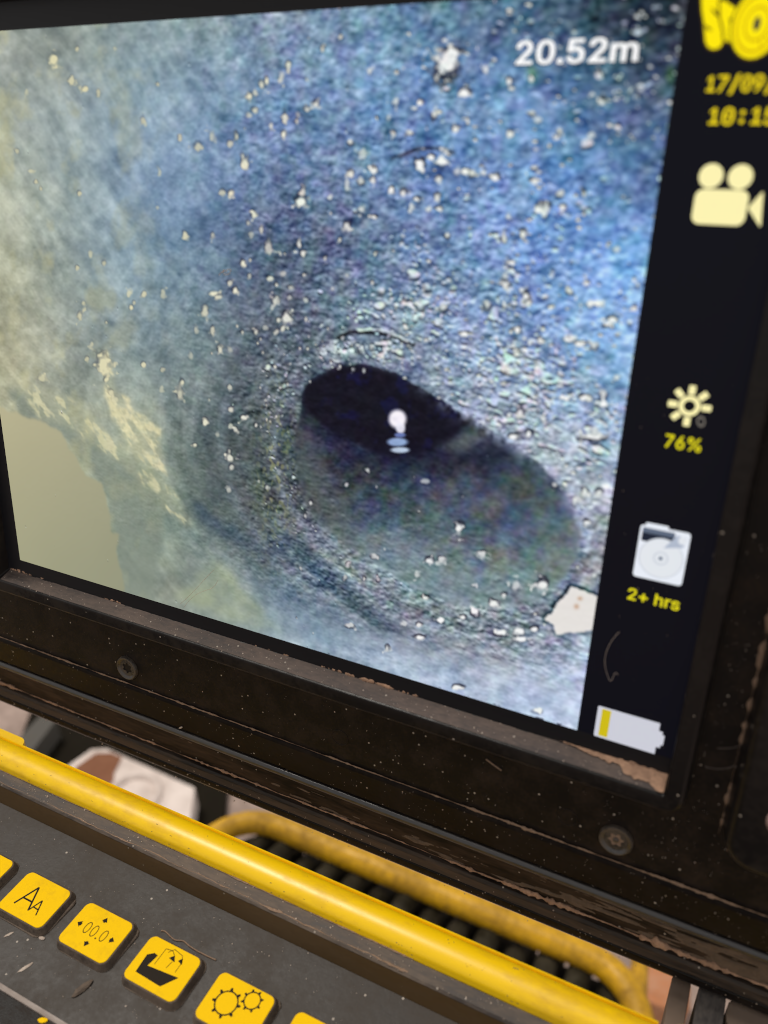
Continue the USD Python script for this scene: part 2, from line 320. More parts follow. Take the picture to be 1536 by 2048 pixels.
def drift(name, fn_r, x0, x1, y, z, mat_, seed, sy=1.0, sz=.6, n=500, to=S2W, wob=.5):
    """A lumpy line of settled dirt along x."""
    x = np.linspace(x0, x1, n); s = 9; L = []
    nr = meshkit.fbm(np.c_[x * .8, np.full(n, seed), x * 0], 4); nw = meshkit.fbm(np.c_[x * .25, np.full(n, seed + 5.5), x * 0], 3)
    rad = np.maximum(fn_r(x) * (.25 + 1.5 * nr ** 1.6) * np.clip(meshkit.fbm(np.c_[x * .07, np.full(n, seed + 2.5), x * 0], 3) * 2.6 - .62, .12, 1.25), .03)
    for k in range(s):
        a = 2 * math.pi * k / s
        nn = meshkit.noise(np.c_[x * 2.2, np.full(n, a * 3 + seed), x * 0])
        L.append(np.c_[x, y + wob * (nw - .5) + rad * sy * math.cos(a) * (.6 + .8 * nn), z + rad * sz * math.sin(a) * (.6 + .8 * nn)])
    V = np.stack(L, 1); F = []
    i = np.arange(n * s).reshape(n, s); j = np.roll(i, -1, 1)
    F = np.stack([i[:-1], j[:-1], j[1:], i[1:]], -1).reshape(-1, 4)
    return obj(name, (V.reshape(-1, 3), F), mat_, console, to, smooth=50)
drift('dust_drift', lambda x: .50 + .5 * np.exp(-((x - 165) / 40) ** 2) + 1.3 * np.exp(-((x - 214) / 9) ** 2) + .9 * np.exp(-((x + 5) / 10) ** 2), LX0 + .5, LX1 - .2, LY0 + .15, -.35, 'dust_drift', 1, .8, .6)
# dirt wedge in the lower right corner of the ledge
wx = np.linspace(188, LX1 - .2, 60); wt = np.linspace(0, 1, 10); WX, WT = np.meshgrid(wx, wt, indexing='ij')
wspan = np.clip(np.clip((WX - 188) / 27, 0, 1) ** 1.4 * (.45 + 1.1 * meshkit.fbm(np.stack([WX * .45, WX * 0, WX * 0 + 2], -1), 4)), 0, 1)
wn = meshkit.fbm(np.stack([WX * 1.3, WT * 5, WX * 0 + 3], -1), 4)
i = np.arange(WX.size).reshape(WX.shape)
obj('dust_wedge', (np.stack([WX, LY0 + .4 - 2.1 * WT * wspan, -.5 + 4.8 * WT * wspan + .16 + .7 * wn - .25], -1).reshape(-1, 3), np.stack([i[:-1, :-1], i[1:, :-1], i[1:, 1:], i[:-1, 1:]], -1).reshape(-1, 4)), 'dust_drift', console, S2W, smooth=True)

# lower edge of the lid: band, bead, groove, lip
obj('lower_band', bar([(-34.95, -24), (-34.95, .75), (-36.2, 1.0), (-45.6, -.1), (-46.4, -1.2), (-46.4, -24)], -75, 320, .35), 'band_plastic', console, S2W)
drift('dust_line', lambda x: .34 + .16 * np.exp(-((x - 190) / 60) ** 2), -40, 290, -34.6, .55, 'dust_brown', 8, 1.1, .6, 700, wob=.35)
a = np.linspace(0, 2 * np.pi, 20, endpoint=False)
obj('bead', bar(np.c_[-47.9 + 1.35 * np.cos(a), -.9 + 1.35 * np.sin(a)], -75, 320), 'bead_plastic', console, S2W, smooth=40)
obj('groove', bar([(-46.45, -24), (-46.45, -6.2), (-62.9, -6.3), (-62.9, -24)], -75, 320), 'groove_dust', console, S2W)
obj('lip', bar([(-62.95, -24), (-62.95, -5.0), (-64, -4.4), (-67.3, -5.0), (-67.8, -6.2), (-67.8, -24)], -75, 320, .35), 'lip_plastic', console, S2W)
obj('lower_lip', bar([(-67.85, -24), (-67.85, -6.6), (-68.6, -5.6), (-70.6, -5.6), (-72.4, -7.0), (-73, -9.0), (-73, -24)], -75, 320, .5), 'smooth_black', console, S2W)
drift('dust_line', lambda x: .42 + .5 * np.clip((x - 120) / 120, 0, 1) + .25 * np.clip((40 - x) / 60, 0, 1), -40, 290, -62.1, -5.9, 'dust_drift', 13, 1.3, .8, 700, wob=.5)

gx = np.linspace(60, 300, 700); gy = np.linspace(-62, -53, 40); X, Yg = np.meshgrid(gx, gy, indexing='ij')
pn = meshkit.fbm(np.stack([X * .10, Yg * .9, X * 0 + 3], -1), 5); pf = meshkit.fbm(np.stack([X * 1.1, Yg * 1.6, X * 0 + 8], -1), 3)
cov = np.clip((X - 140) / 150, 0, 1) * .62 + np.clip((-56 - Yg) / 6, 0, 1) * .22 * np.clip((X - 60) / 90, 0, 1)
Zg = -6.30 + np.clip((pn + cov * .55 - .72) * 2.2, -.25, .45) + .10 * (pf - .5)
i = np.arange(X.size).reshape(X.shape)
obj('dust_patch', (np.stack([X, Yg, Zg], -1).reshape(-1, 3), np.stack([i[:-1, :-1], i[1:, :-1], i[1:, 1:], i[:-1, 1:]], -1).reshape(-1, 4)), 'dust_dull', console, S2W, smooth=True, kind='stuff')
# screws and moulded circles on the lid panel
def torx(r, n=6):
    a = np.linspace(0, 2 * np.pi, 72, endpoint=False)
    return Polygon(np.c_[(r * (1 + .2 * np.cos(n * a))) * np.cos(a), (r * (1 + .2 * np.cos(n * a))) * np.sin(a)])
for (x, y), rot in (((207.1, -28.2), 10), ((45.6, -28.6), 30)):
    g = affinity.rotate(Point(0, 0).buffer(3.0, 24).difference(torx(1.75)), rot, origin=(0, 0))
    prof = lambda r, z: ring3(np.c_[r * np.cos(np.linspace(0, 2 * np.pi, 48, endpoint=False)), r * np.sin(np.linspace(0, 2 * np.pi, 48, endpoint=False))], z)
    s = obj('screw', cat([flat(g, .15, .45), loft([prof(4.3, .02), prof(4.25, .6), prof(4.05, .98), prof(3.8, 1.02), prof(3.5, .9), prof(2.98, .44)])]).apply_translation([x, y, 0]), 'screw_metal', console, S2W)
    obj('drive_recess', flat(affinity.rotate(torx(1.9), rot, origin=(0, 0)), .1, .2).apply_translation([x, y, 0]), 'dust_brown' if x > 100 else 'smooth_black', s, S2W)
    if x > 100: obj('drive_pin', loft([prof(.75, .2), prof(.75, .55), prof(.4, .7)], False, True).apply_translation([x, y, 0]), 'screw_metal', s, S2W)
for x, y in ((194.4, -26.7), (126.8, -26.8)):
    a = np.linspace(0, 2 * np.pi, 40, endpoint=False)
    obj('moulded_ring', tube(np.c_[x + 2.7 * np.cos(a), y + 2.5 * np.sin(a), np.full(40, .02)], .13, 6, True), 'panel_plastic', console, S2W)
# raised pad at the right with a worn reddish catch
pad = rounded_slab(230.6, 290, -18.6, 120, .02, 7.5, 7.0, 2.2, .8, 8)
pad_o = obj('side_pad', pad, 'smooth_black', console, S2W, smooth=40)
cc = on_screen([(1538, 1642)], 8)[0]
kn = trimesh.creation.icosphere(subdivisions=3, radius=1.0); kn.apply_scale([3.2, 3.6, 1.8]); kn.apply_translation([cc[0] + 2.6, cc[1], 7.4])
obj('catch', kn, 'catch_metal', pad_o, S2W, smooth=True)
drift('dust_line', lambda x: .5 + 0 * x, 232, 285, -19.6, .1, 'dust_brown', 31, 1.5, .5, 120)
yv = np.linspace(-16, 60, 160); nn = meshkit.fbm(np.c_[yv * .35, yv * 0, yv * 0 + 9], 4)
rr = np.maximum((nn - .35) * 2.6, .04); L = [np.c_[229.4 + rr * .9 * math.cos(t) + .4 * nn, yv, .1 + rr * .5 * math.sin(t)] for t in np.linspace(0, 2 * np.pi, 8, endpoint=False)]
V = np.stack(L, 1); i = np.arange(160 * 8).reshape(160, 8); j = np.roll(i, -1, 1)
obj('dirt_clumps', (V.reshape(-1, 3), np.stack([i[:-1], j[:-1], j[1:], i[1:]], -1).reshape(-1, 4)), 'dust_brown', console, S2W, smooth=50)

# hinge at the lower right, reaching from the lid to the keypad half
hz = -70 / 1000 + H0
def hbox(x0, x1, y0, y1, z0, z1, r=.0008):
    return rounded_slab(x0, x1, y0, y1, z0, z1, r, r * .8, 0, 4)
hp = on_level([(1352, 1960), (1392, 1975), (1400, 1985), (1452, 2003), (1452, 2003), (1560, 2040)], hz - .0035)
obj('hinge_leaf', hbox(hp[0][0] - .001, hp[1][0] - .0012, -.060, -.0022, hz - .03, hz - .0052, .0004), 'hinge_metal', console)
obj('hinge_knuckle', hbox(hp[2][0] - .0005, hp[3][0], -.060, -.0022, hz - .03, hz - .0036, .0004), 'hinge_black', console)
obj('hinge_block', hbox(hp[3][0] + .0004, hp[3][0] + .06, -.060, -.0132, hz - .03, hz - .0045, .0006), 'hinge_dust', console)
obj('hinge_cover', hbox(hp[3][0] + .0004, hp[3][0] + .06, -.0128, -.0022, hz - .03, hz - .0036, .0006), 'hinge_metal', console)

# ------------------------------------------------------------------ keypad half
KX0, KX1 = -230, 240
obj('keypad_base', bar([(-100, -2.6), (15.95, -2.6), (15.95, -24), (-100, -24)], KX0, KX1), 'keypad_plastic', console, K2W)
obj('back_wall', bar([(16, -24), (16, -2.7), (17.35, 4.5), (17.35, -24)], KX0, KX1), 'wall_plastic', console, K2W)
obj('edge_strip', bar([(17.4, -24), (17.4, 4.55), (18.0, 5.2), (21.6, 5.9), (21.75, 5.6), (21.75, -24)], KX0, KX1, .2), 'edge_plastic', console, K2W)
yb = [(21.8, -24), (21.8, 6.0)]
for t in np.linspace(0, 1, 16):
    an = math.pi * (1 - t) ; yb.append((26.6 + 4.75 * math.cos(an), 6.2 + 3.9 * math.sin(an) ** .8 + .0 * t))
yb += [(31.45, 7.2), (31.9, 7.75), (32.25, 7.7), (32.45, 7.3), (32.45, -24)]
obj('yellow_bar', bar(yb, -160, 181.2), 'yellow_paint', console, K2W, smooth=40)
fv, ff, fn = [], [], 0
fo = trimesh.creation.icosphere(subdivisions=1)
for q_ in range(85):
    x_ = rng.uniform(-75, 178); edge = rng.random()
    an = math.pi * (1 - (rng.beta(1.2, 6) if edge < .6 else rng.uniform(.05, .85)))
    y_, z_ = 26.6 + 4.75 * math.cos(an), 6.2 + 3.9 * max(math.sin(an), 0) ** .8
    v_ = np.array(fo.vertices) * [rng.uniform(.06, .5) * (1 if edge < .6 else .4), rng.uniform(.04, .14), .05]
    ca, sa = 1, 0; sl = math.atan2(3.9 * math.cos(an), -4.75 * math.sin(an)); tilt = sl - math.pi if abs(sl) > math.pi / 2 else sl
    v_ = v_ @ np.array([[1, 0, 0], [0, math.cos(tilt), math.sin(tilt)], [0, -math.sin(tilt), math.cos(tilt)]])
    fv.append(v_ + [x_, y_, z_]); ff.append(np.array(fo.faces) + fn); fn += len(fo.vertices)
obj('grime_flecks', (np.vstack(fv), np.vstack(ff)), 'packed_dirt', console, K2W, smooth=60, kind='stuff')
def stab(x0, x1):
    g = sbox(x0, 32.5, x1, 33.6).union(Polygon(rrect(x0, x1, 28.0, 36.6, 3.2, 8)).intersection(sbox(x0, 32.5, x1, 40)))
    return flat(g, -6, 4.6)
obj('bar_tab', stab(-150, -39.5), 'yellow_paint', console, K2W)
obj('bar_tab', rounded_slab(184.2, 225, 24, 36.4, -24, 4.6, 3.2, 1.2, 0, 8), 'yellow_paint', console, K2W)
drift('dust_line', lambda x: .20 + 0 * x, -80, 120, 21.6, 6.05, 'dust_brown', 41, 1.0, .5, 600, K2W, .25)
drift('dust_line', lambda x: .16 + .12 * np.clip((x - 30) / 60, 0, 1), -80, 120, 18.3, 5.3, 'dust_brown', 44, 1.2, .4, 600, K2W, .9)
obj('trim_strip', bar([(-28.2, -2.5), (-28.25, -1.7), (-29.5, -1.7), (-29.55, -2.5)], KX0, 62, .05), 'silver_strip', console, K2W)
obj('front_panel', bar([(-29.7, -2.5), (-29.7, -2.3), (-80, -2.3), (-80, -2.5)], KX0, KX1), 'panel_plastic', console, K2W)

KW, KD, PITCH = 17.6, 13.0, 24.274
def make_key(x, y):
    k = obj('key', rounded_slab(x - .45, x + KW + .45, y - KD - .45, y + .45, -2.58, -.12, 2.3, .35, .75, 6), 'key_rubber', console, K2W, smooth=35)
    obj('key_top', rounded_slab(x, x + KW, y - KD, y, -.11, .08, 1.9, .12, 0, 8), 'key_yellow', k, K2W, smooth=35)
    P_ = rrect(x - 1.1, x + KW + 1.1, y - KD - 1.1, y + 1.1, 3.0, 14); m2 = len(P_)
    rn = meshkit.fbm(np.c_[P_ * .55, np.full(m2, x)], 4); lowf = meshkit.fbm(np.c_[P_ * .16, np.full(m2, x + 7)], 2)
    rad = np.clip((rn - .38) * 2.4 * (lowf * 1.6), .05, .75)
    obj('packed_dirt', tube(np.c_[P_ + rng.normal(size=P_.shape) * .06, np.full(m2, -2.55)], rad, 7, True), 'packed_dirt', k, K2W, smooth=60)
    return k
keys = [make_key(i * PITCH, 0) for i in range(-1, 5)]
Z0, Z1 = .085, .105
def stroke(pts, w): return LineString(pts).buffer(w / 2, cap_style='flat', join_style='mitre')
def kp(uv): return on_keys(uv, 0.08)[:, :2]
def letter_a(l, r, apex, w):
    l, r, ap = map(np.array, (l, r, apex)); m0, m1 = l + (ap - l) * .36, r + (ap - r) * .36
    return union_all([stroke([l, ap], w), stroke([r, ap], w), stroke([m0, m1], w * .9)])
q = kp([(28, 1806), (56, 1821), (78.5, 1775)]); q2 = kp([(56, 1820.5), (71.5, 1830.5), (85, 1801.5)])
obj('symbol', flat(letter_a(q[0], q[1], q[2], .55).union(letter_a(q2[0], q2[1], q2[2], .42)), Z0, Z1), 'key_print', keys[1], K2W)
x0 = PITCH                                                     # 00.0 with four arrows
cx, cy = x0 + KW / 2, -KD / 2
digits = [affinity.scale(Point(cx + d, cy).buffer(1, 20), .95, 1.75).difference(affinity.scale(Point(cx + d, cy).buffer(1, 20), .72, 1.5)) for d in (-3.1, -.55, 3.0)] + [Point(cx + 1.25, cy - 1.55).buffer(.24)]
obj('symbol', flat(union_all(digits), Z0, Z1), 'key_print_thin', keys[2], K2W)
ar = []
for dx, dy, rot in ((0, 3.9, 0), (0, -3.9, 180), (-6.2, 0, 90), (6.0, 0, -90)):
    ar.append(affinity.translate(affinity.rotate(Polygon([(-.95, -.45), (-.4, -.45), (-.4, -.75), (.4, -.75), (.4, -.45), (.95, -.45), (0, .85)]), rot, origin=(0, 0)), cx + dx, cy + dy))
obj('arrows', flat(union_all(ar), Z0, Z1), 'key_print', keys[2], K2W)
fp = lambda pts: kp([(x / 2, 1280 + y / 2) for x, y in pts])
fold = union_all([Polygon(fp([(588, 1258), (618, 1252), (632, 1262), (590, 1302), (714, 1352), (640, 1386), (542, 1326)]))])
pages = [stroke(fp(p_), .16) for p_ in ([(618, 1296), (665, 1235), (692, 1244), (698, 1262)], [(690, 1286), (664, 1312)], [(672, 1250), (700, 1238), (730, 1264), (728, 1290), (700, 1330)])]
obj('symbol', flat(fold, Z0, Z1), 'key_print', keys[3], K2W)
obj('page_outline', flat(union_all(pages), Z0, Z1), 'key_print_thin', keys[3], K2W)
obj('page_corner', flat(union_all([Polygon(fp([(676, 1272), (700, 1262), (698, 1290)])), Polygon(fp([(712, 1284), (732, 1274), (727, 1300)]))]), Z0, Z1), 'key_print', keys[3], K2W)
def gear(c, r, n, w, tooth, a0):
    g = [Point(c).buffer(r + w / 2, 24).difference(Point(c).buffer(r - w / 2, 24))]
    for k in range(n):
        a = a0 + 2 * math.pi * k / n; d = np.array([math.cos(a), math.sin(a)]); e = np.array([-d[1], d[0]])
        g.append(Polygon([c + d * r + e * tooth * .6, c + d * r - e * tooth * .6, c + d * (r + tooth * 1.15) - e * tooth * .28, c + d * (r + tooth * 1.15) + e * tooth * .28]))
    return union_all(g)
g0, g1 = kp([(452.5, 2006), (504.5, 2001.5)])
obj('symbol', flat(union_all([gear(g0, 3.05, 8, .38, .85, .2), gear(g1, 2.2, 8, .34, .68, .5)]), Z0, Z1), 'key_print', keys[4], K2W)
x0 = 4 * PITCH
obj('symbol', flat(Point(x0 + 9, -7.2).buffer(4.4, 20).difference(Point(x0 + 9, -7.2).buffer(3.6, 20)), Z0, Z1), 'key_print', keys[5], K2W)
obj('symbol', flat(sbox(-PITCH + 11.5, -6.2, -PITCH + 16.0, -4.6), Z0, Z1), 'key_print', keys[0], K2W)

# ------------------------------------------------------------------ what the display shows
NX, NY = 720, 576
def paint():
    """The live picture of the inside of a pipe, as colours on the picture's own raster."""
    X, Y = np.meshgrid(np.linspace(0, VW, NX), np.linspace(VH, 0, NY))
    P = to_photo(np.stack([X, Y, X * 0], -1).reshape(-1, 3)).reshape(NY, NX, 2)
    px, py = P[..., 0], P[..., 1]
    fb = lambda s, seed, o=4, ax=1.0, ay=1.0: meshkit.fbm(np.stack([px / s * ax, py / s * ay, np.full_like(px, seed)], -1), o)
    def nz(sx, sy, ch=1, seed=0):
        r = np.random.default_rng(100 + seed)
        n = np.stack([gaussian_filter(r.normal(size=(NY, NX)), (sy, sx)) for _ in range(ch)], -1)
        return (n / n.std()) if ch > 1 else (n / n.std())[..., 0]
    C = [  # large areas of colour: x, y, r, g, b
        (10, 95, 143, 149, 133), (120, 90, 152, 158, 138), (230, 90, 138, 152, 150), (400, 70, 124, 142, 158), (600, 45, 106, 128, 160), (800, 30, 92, 116, 158), (1000, 25, 72, 94, 130), (1200, 20, 50, 62, 88), (1340, 20, 36, 42, 58),
        (20, 250, 156, 164, 146), (150, 200, 148, 160, 152), (280, 190, 124, 146, 160), (420, 160, 112, 135, 166), (600, 200, 98, 122, 168), (800, 150, 90, 120, 172), (1000, 170, 88, 116, 168), (1200, 170, 74, 96, 138), (1330, 150, 52, 64, 92),
        (20, 400, 166, 170, 144), (150, 350, 146, 160, 150), (300, 350, 118, 140, 168), (480, 330, 98, 122, 166), (700, 350, 92, 114, 160), (900, 350, 92, 118, 176), (1100, 350, 96, 126, 190), (1290, 350, 80, 102, 150),
        (20, 560, 168, 168, 134), (130, 520, 150, 160, 144), (260, 500, 124, 146, 160), (400, 500, 102, 126, 158), (540, 520, 88, 104, 138), (700, 520, 98, 114, 152), (900, 520, 108, 132, 182), (1100, 500, 110, 138, 204), (1290, 520, 110, 146, 214),
        (20, 720, 172, 168, 130), (130, 680, 150, 156, 136), (260, 680, 128, 142, 144), (400, 680, 102, 118, 132), (520, 700, 92, 102, 120), (700, 640, 108, 120, 148), (950, 700, 118, 134, 180), (1120, 700, 118, 142, 196), (1260, 680, 136, 166, 222),
        (100, 800, 150, 154, 128), (230, 800, 140, 148, 132), (340, 850, 116, 126, 126), (440, 850, 92, 104, 114), (540, 850, 88, 96, 100), (1050, 850, 130, 140, 168), (1200, 860, 146, 160, 196),
        (300, 960, 130, 142, 126), (420, 960, 96, 110, 114), (520, 1000, 88, 98, 96), (1200, 1000, 150, 152, 172), (300, 1080, 126, 142, 130), (430, 1120, 112, 136, 140), (560, 1180, 96, 124, 142), (340, 1180, 134, 148, 132), (480, 1210, 136, 158, 158),
        (640, 1240, 120, 148, 166), (760, 1310, 134, 160, 184), (900, 1350, 142, 168, 196), (1050, 1390, 158, 180, 208), (1140, 1430, 170, 190, 216), (1180, 1330, 164, 182, 210), (1100, 1250, 132, 144, 164), (1180, 1120, 130, 134, 140), (950, 1290, 132, 146, 160), (800, 1220, 112, 128, 142)]
    C = np.array(C, float); wl = np.clip((C[:, 0] - 150) / 250, 0, 1) * np.clip((C[:, 2:].mean(1) - 60) / 60, 0, 1)
    C[:, 2] += 15 * wl - 3 * (C[:, 0] > 1150); C[:, 3] += 18 * wl + 2 * (1 - wl); C[:, 4] += 9 * wl + 13 * (1 - wl) * (C[:, 0] < 400)
    bt = (C[:, 1] > 1090); C[bt, 2] += 2; C[bt, 3] -= 9; C[bt, 4] -= 2
    sx, sy = px[::8, ::8], py[::8, ::8]
    rb = RBFInterpolator(C[:, :2] / 500, C[:, 2:], kernel='linear', smoothing=.02)
    small = rb(np.stack([sx, sy], -1).reshape(-1, 2) / 500).reshape(*sx.shape, 3)
    ii, jj = np.meshgrid(np.arange(NY) / 8, np.arange(NX) / 8, indexing='ij')
    img = np.stack([map_coordinates(small[..., k], [ii, jj], order=1, mode='nearest') for k in range(3)], -1)
    def inside(poly, rough=0.0, seed=1, fs=14.0):
        q = np.array(poly, float)
        x = px + rough * (fb(fs, seed, 3) - .5) * 2; y = py + rough * (fb(fs, seed + 7, 3) - .5) * 2
        m_ = np.zeros(px.shape, bool)
        for (xa, ya), (xb, yb_) in zip(q, np.roll(q, -1, 0)):
            hit = (ya > y) != (yb_ > y)
            m_ ^= hit & (x < (xb - xa) * (y - ya) / (yb_ - ya + 1e-12) + xa)
        return m_
    def soft(m_, s): return gaussian_filter(m_.astype(float), s)
    def over(c, a): nonlocal img; img = img + (np.asarray(c, float) - img) * np.clip(a, 0, 1)[..., None]
    def line_d(pts):
        d = np.full(px.shape, 1e9); pts = np.array(pts, float)
        for a_, b_ in zip(pts[:-1], pts[1:]):
            ab = b_ - a_; t = np.clip(((px - a_[0]) * ab[0] + (py - a_[1]) * ab[1]) / (ab @ ab), 0, 1)
            d = np.minimum(d, np.hypot(px - a_[0] - t * ab[0], py - a_[1] - t * ab[1]))
        return d
    gauss = lambda x, y, sx_, sy_: np.exp(-((px - x) / sx_) ** 2 - ((py - y) / sy_) ** 2)
    # --- pipe wall: cloudy mottling and wiped streaks that run round the pipe
    mott = fb(110, 3, 5) - .5; img += mott[..., None] * [52, 48, 40]
    wob = 40 * (fb(120, 61, 3) - .5); u = (px * .55 + py * .83) + wob; w_ = (-px * .83 + py * .55) + wob
    st = meshkit.fbm(np.stack([u / 230, w_ / 24, px * 0 + 4], -1), 4) - .5
    left = 1 / (1 + np.exp((px - 560 + .15 * py) / 90))
    img += (st * left)[..., None] * [30, 28, 22]
    st2 = meshkit.fbm(np.stack([u / 60, w_ / 14, px * 0 + 14], -1), 3) - .5
    img += (st2 * (.45 + .35 * left))[..., None] * [42, 42, 38]; img += (fb(34, 62, 4) - .5)[..., None] * np.array([48, 46, 40]) + (fb(15, 63, 3) - .5)[..., None] * 34
    rp = np.hypot(px - 800, (py - 860) * 1.05); th = np.arctan2(py - 860, px - 800)
    ringn = meshkit.fbm(np.stack([rp / 16, np.cos(th) * 2.0, np.sin(th) * 2.0], -1), 4) - .5
    img += (ringn * np.clip(1.3 - rp / 650, 0, 1))[..., None] * [70, 68, 66]
    # dull band round the mouth, and dark sectors left of it
    over((70, 80, 100), .40 * gauss(560, 640, 120, 210) * (.4 + 1.2 * fb(60, 22)))
    over((72, 80, 82), .55 * gauss(500, 960, 150, 150) * (.4 + 1.1 * fb(50, 23)))
    over((84, 92, 118), .35 * gauss(640, 470, 170, 80))
    # second pipe ring, lower left: dark gap and the pale sheet below it
    over((66, 84, 100), .80 * soft(inside([(380, 1000), (455, 1050), (520, 1080), (585, 1065), (640, 1110), (700, 1165), (770, 1232), (820, 1275), (742, 1262), (690, 1215), (610, 1160), (540, 1112), (450, 1080), (400, 1040)], 9, 5), 4.0) * (.55 + .8 * fb(40, 25)))
    over((58, 80, 120), .4 * gauss(630, 1150, 18, 24))
    over((104, 112, 120), .6 * soft(inside([(560, 1040), (650, 1108), (720, 1160), (800, 1215), (880, 1260), (1000, 1290), (1090, 1250), (1040, 1225), (960, 1240), (860, 1220), (760, 1160), (680, 1090), (610, 1030)], 5, 6), 3))
    over((176, 186, 150), .7 * soft(inside([(636, 1102), (676, 1098), (720, 1150), (726, 1166), (690, 1148)], 7, 8, 8), 1.4))
    d = line_d([(300, 905), (345, 985), (398, 1070), (436, 1130), (490, 1200), (560, 1262)])
    over((172, 186, 168), .55 * np.exp(-(d / 9) ** 2) * np.clip(2.0 * fb(30, 31) - .45, 0, 1))
    d = line_d([(575, 1105), (640, 1170), (700, 1225), (760, 1262), (840, 1300), (940, 1330)])
    over((178, 196, 200), .6 * np.exp(-(d / 7) ** 2) * np.clip(2.2 * fb(26, 33) - .5, 0, 1))
    over((158, 168, 138), .7 * soft(inside([(350, 1190), (425, 1115), (470, 1150), (520, 1215), (540, 1262), (460, 1240)], 14, 9, 30), 6) * (.5 + fb(40, 10)))
    # still water in the lower left
    pool = inside([(-80, 790), (0, 815), (40, 828), (90, 846), (125, 868), (148, 912), (170, 950), (205, 966), (214, 1010), (222, 1062), (242, 1070), (232, 1096), (244, 1140), (250, 1260), (-80, 1260)], 7, 2, 16)
    pc = np.stack([178 - .058 * (py - 850) - .05 * (px - 40), 173 - .045 * (py - 850) - .04 * (px - 40), 140 - .035 * (py - 850) - .02 * (px - 40)], -1)
    ps = soft(pool, 1.6)[..., None]
    # grey wall just above the pool and its pale crusts
    over((128, 138, 126), .75 * soft(inside([(15, 780), (80, 790), (150, 850), (230, 900), (300, 960), (330, 1060), (300, 1200), (235, 1200), (235, 1080), (200, 960), (130, 880), (40, 830)], 10, 12), 4))
    crust = inside([(208, 700), (222, 718), (220, 748), (232, 790), (262, 812), (300, 838), (318, 852), (322, 900), (330, 948), (300, 930), (272, 900), (250, 880), (232, 850), (215, 820), (205, 790), (212, 760), (196, 720)], 20, 13, 34)
    flk = lambda a_, b_, sd: meshkit.fbm(np.stack([(px * .6 + py * .8) / a_, (-px * .8 + py * .6) / b_, px * 0 + sd], -1), 4); gr = np.clip((flk(34, 12, 41) - .40) * 6, 0, 1) * (.45 + .55 * np.clip((flk(12, 6, 44) - .3) * 4, 0, 1)); gl = soft(crust, 5.0)
    over((196, 194, 158), .55 * gl); over((224, 217, 176), .92 * gaussian_filter(soft(crust, 1.6) * gr, .7))
    c2 = soft(inside([(35, 762), (90, 775), (140, 800), (200, 848), (240, 880), (300, 930), (350, 990), (388, 1050), (360, 1045), (300, 980), (220, 915), (150, 862), (75, 832)], 10, 15, 30), 3.0)
    over((186, 186, 152), .35 * c2); over((208, 204, 166), .85 * gaussian_filter(c2 * np.clip((flk(30, 11, 43) - .53) * 8, 0, 1), .8))
    img = img * (1 - ps) + (pc + 5 * (fb(120, 50) - .5)[..., None]) * ps
    over((188, 184, 140), .5 * left * np.clip((fb(60, 60, 4, 1.2, .8) - .52) * 5, 0, 1) * (1 - ps[..., 0]) * np.clip((420 - px) / 300, 0, 1))
    # --- the dark mouth of the branch
    mouth = inside([(603, 800), (612, 770), (640, 748), (690, 732), (735, 730), (790, 746), (850, 780), (925, 826), (985, 864), (1050, 906), (1100, 945), (1145, 1005), (1163, 1075), (1140, 1150), (1080, 1200), (1000, 1222), (900, 1208), (800, 1160), (700, 1095), (640, 1050), (600, 990), (588, 900)], 5, 3, 12)
    deep = inside([(604, 802), (612, 772), (640, 750), (690, 734), (735, 732), (790, 748), (850, 782), (925, 826), (930, 848), (905, 880), (850, 906), (800, 922), (750, 905), (705, 882), (672, 870), (640, 845)], 6, 4, 14)
    wbl = np.clip(((800 - px) * .5 + (py - 900)) / 160, 0, 1); ms = soft(mouth, 1.3) * (1 - wbl) + soft(mouth, 8.0) * wbl
    tt = (np.clip((py - 896 + .12 * (px - 800)) / 275, 0, 1))[..., None]
    cm = np.array([38, 44, 60]) * (1 - tt) + np.array([108, 127, 132]) * tt
    cm = cm + (fb(36, 70, 3)[..., None] - .5) * [34, 38, 40] + (fb(24, 71, 3)[..., None] - .5) * [-12, 22, -14] + (fb(30, 72, 3)[..., None] - .5) * [-26, -4, 30] + (fb(13, 73, 3)[..., None] - .5) * 22
    img = img * (1 - ms[..., None]) + cm * ms[..., None]
    over((132, 150, 158), .55 * soft(inside([(700, 1080), (790, 1060), (870, 1095), (930, 1140), (1030, 1160), (1120, 1150), (1060, 1200), (960, 1222), (850, 1200), (760, 1150)], 16, 74, 40), 7))
    over((92, 99, 102), .62 * soft(inside([(592, 850), (600, 860), (640, 880), (660, 960), (720, 1060), (690, 1090), (620, 1010), (590, 930)], 10, 75), 6))
    over((13, 12, 27), .97 * np.minimum(1, 1.25 * soft(deep, 3.2)) * np.where(mouth, 1, soft(deep, 1.2))); over((18, 22, 82), .4 * soft(deep, 1.0) * np.clip((fb(26, 76) - .55) * 6, 0, 1))
    over((26, 29, 52), .8 * soft(inside([(640, 850), (750, 905), (880, 900), (990, 868), (1040, 905), (960, 940), (840, 935), (720, 930), (660, 890)], 12, 77), 6))
    over((112, 118, 120), .6 * soft(inside([(870, 900), (925, 866), (985, 868), (930, 900)], 8, 78), 3))
    for x, y, a_, b_, c_, k_ in ((795, 838, 19, 20, (246, 240, 250), 1), (801, 856, 10, 12, (240, 238, 250), .9), (795, 884, 22, 9, (150, 176, 218), .95), (800, 900, 20, 6, (190, 205, 226), .95), (800, 870, 12, 5, (110, 130, 190), .9)):
        over(c_, k_ * np.clip(1.6 - 1.3 * (((px - x) / a_) ** 2 + ((py - y) / b_) ** 2), 0, 1))
    # lip of the branch: bright worn edge along its upper right, dark slit on top
    d = line_d([(850, 762), (905, 806), (970, 850), (1040, 890), (1095, 930), (1140, 975), (1168, 1030), (1178, 1085)])
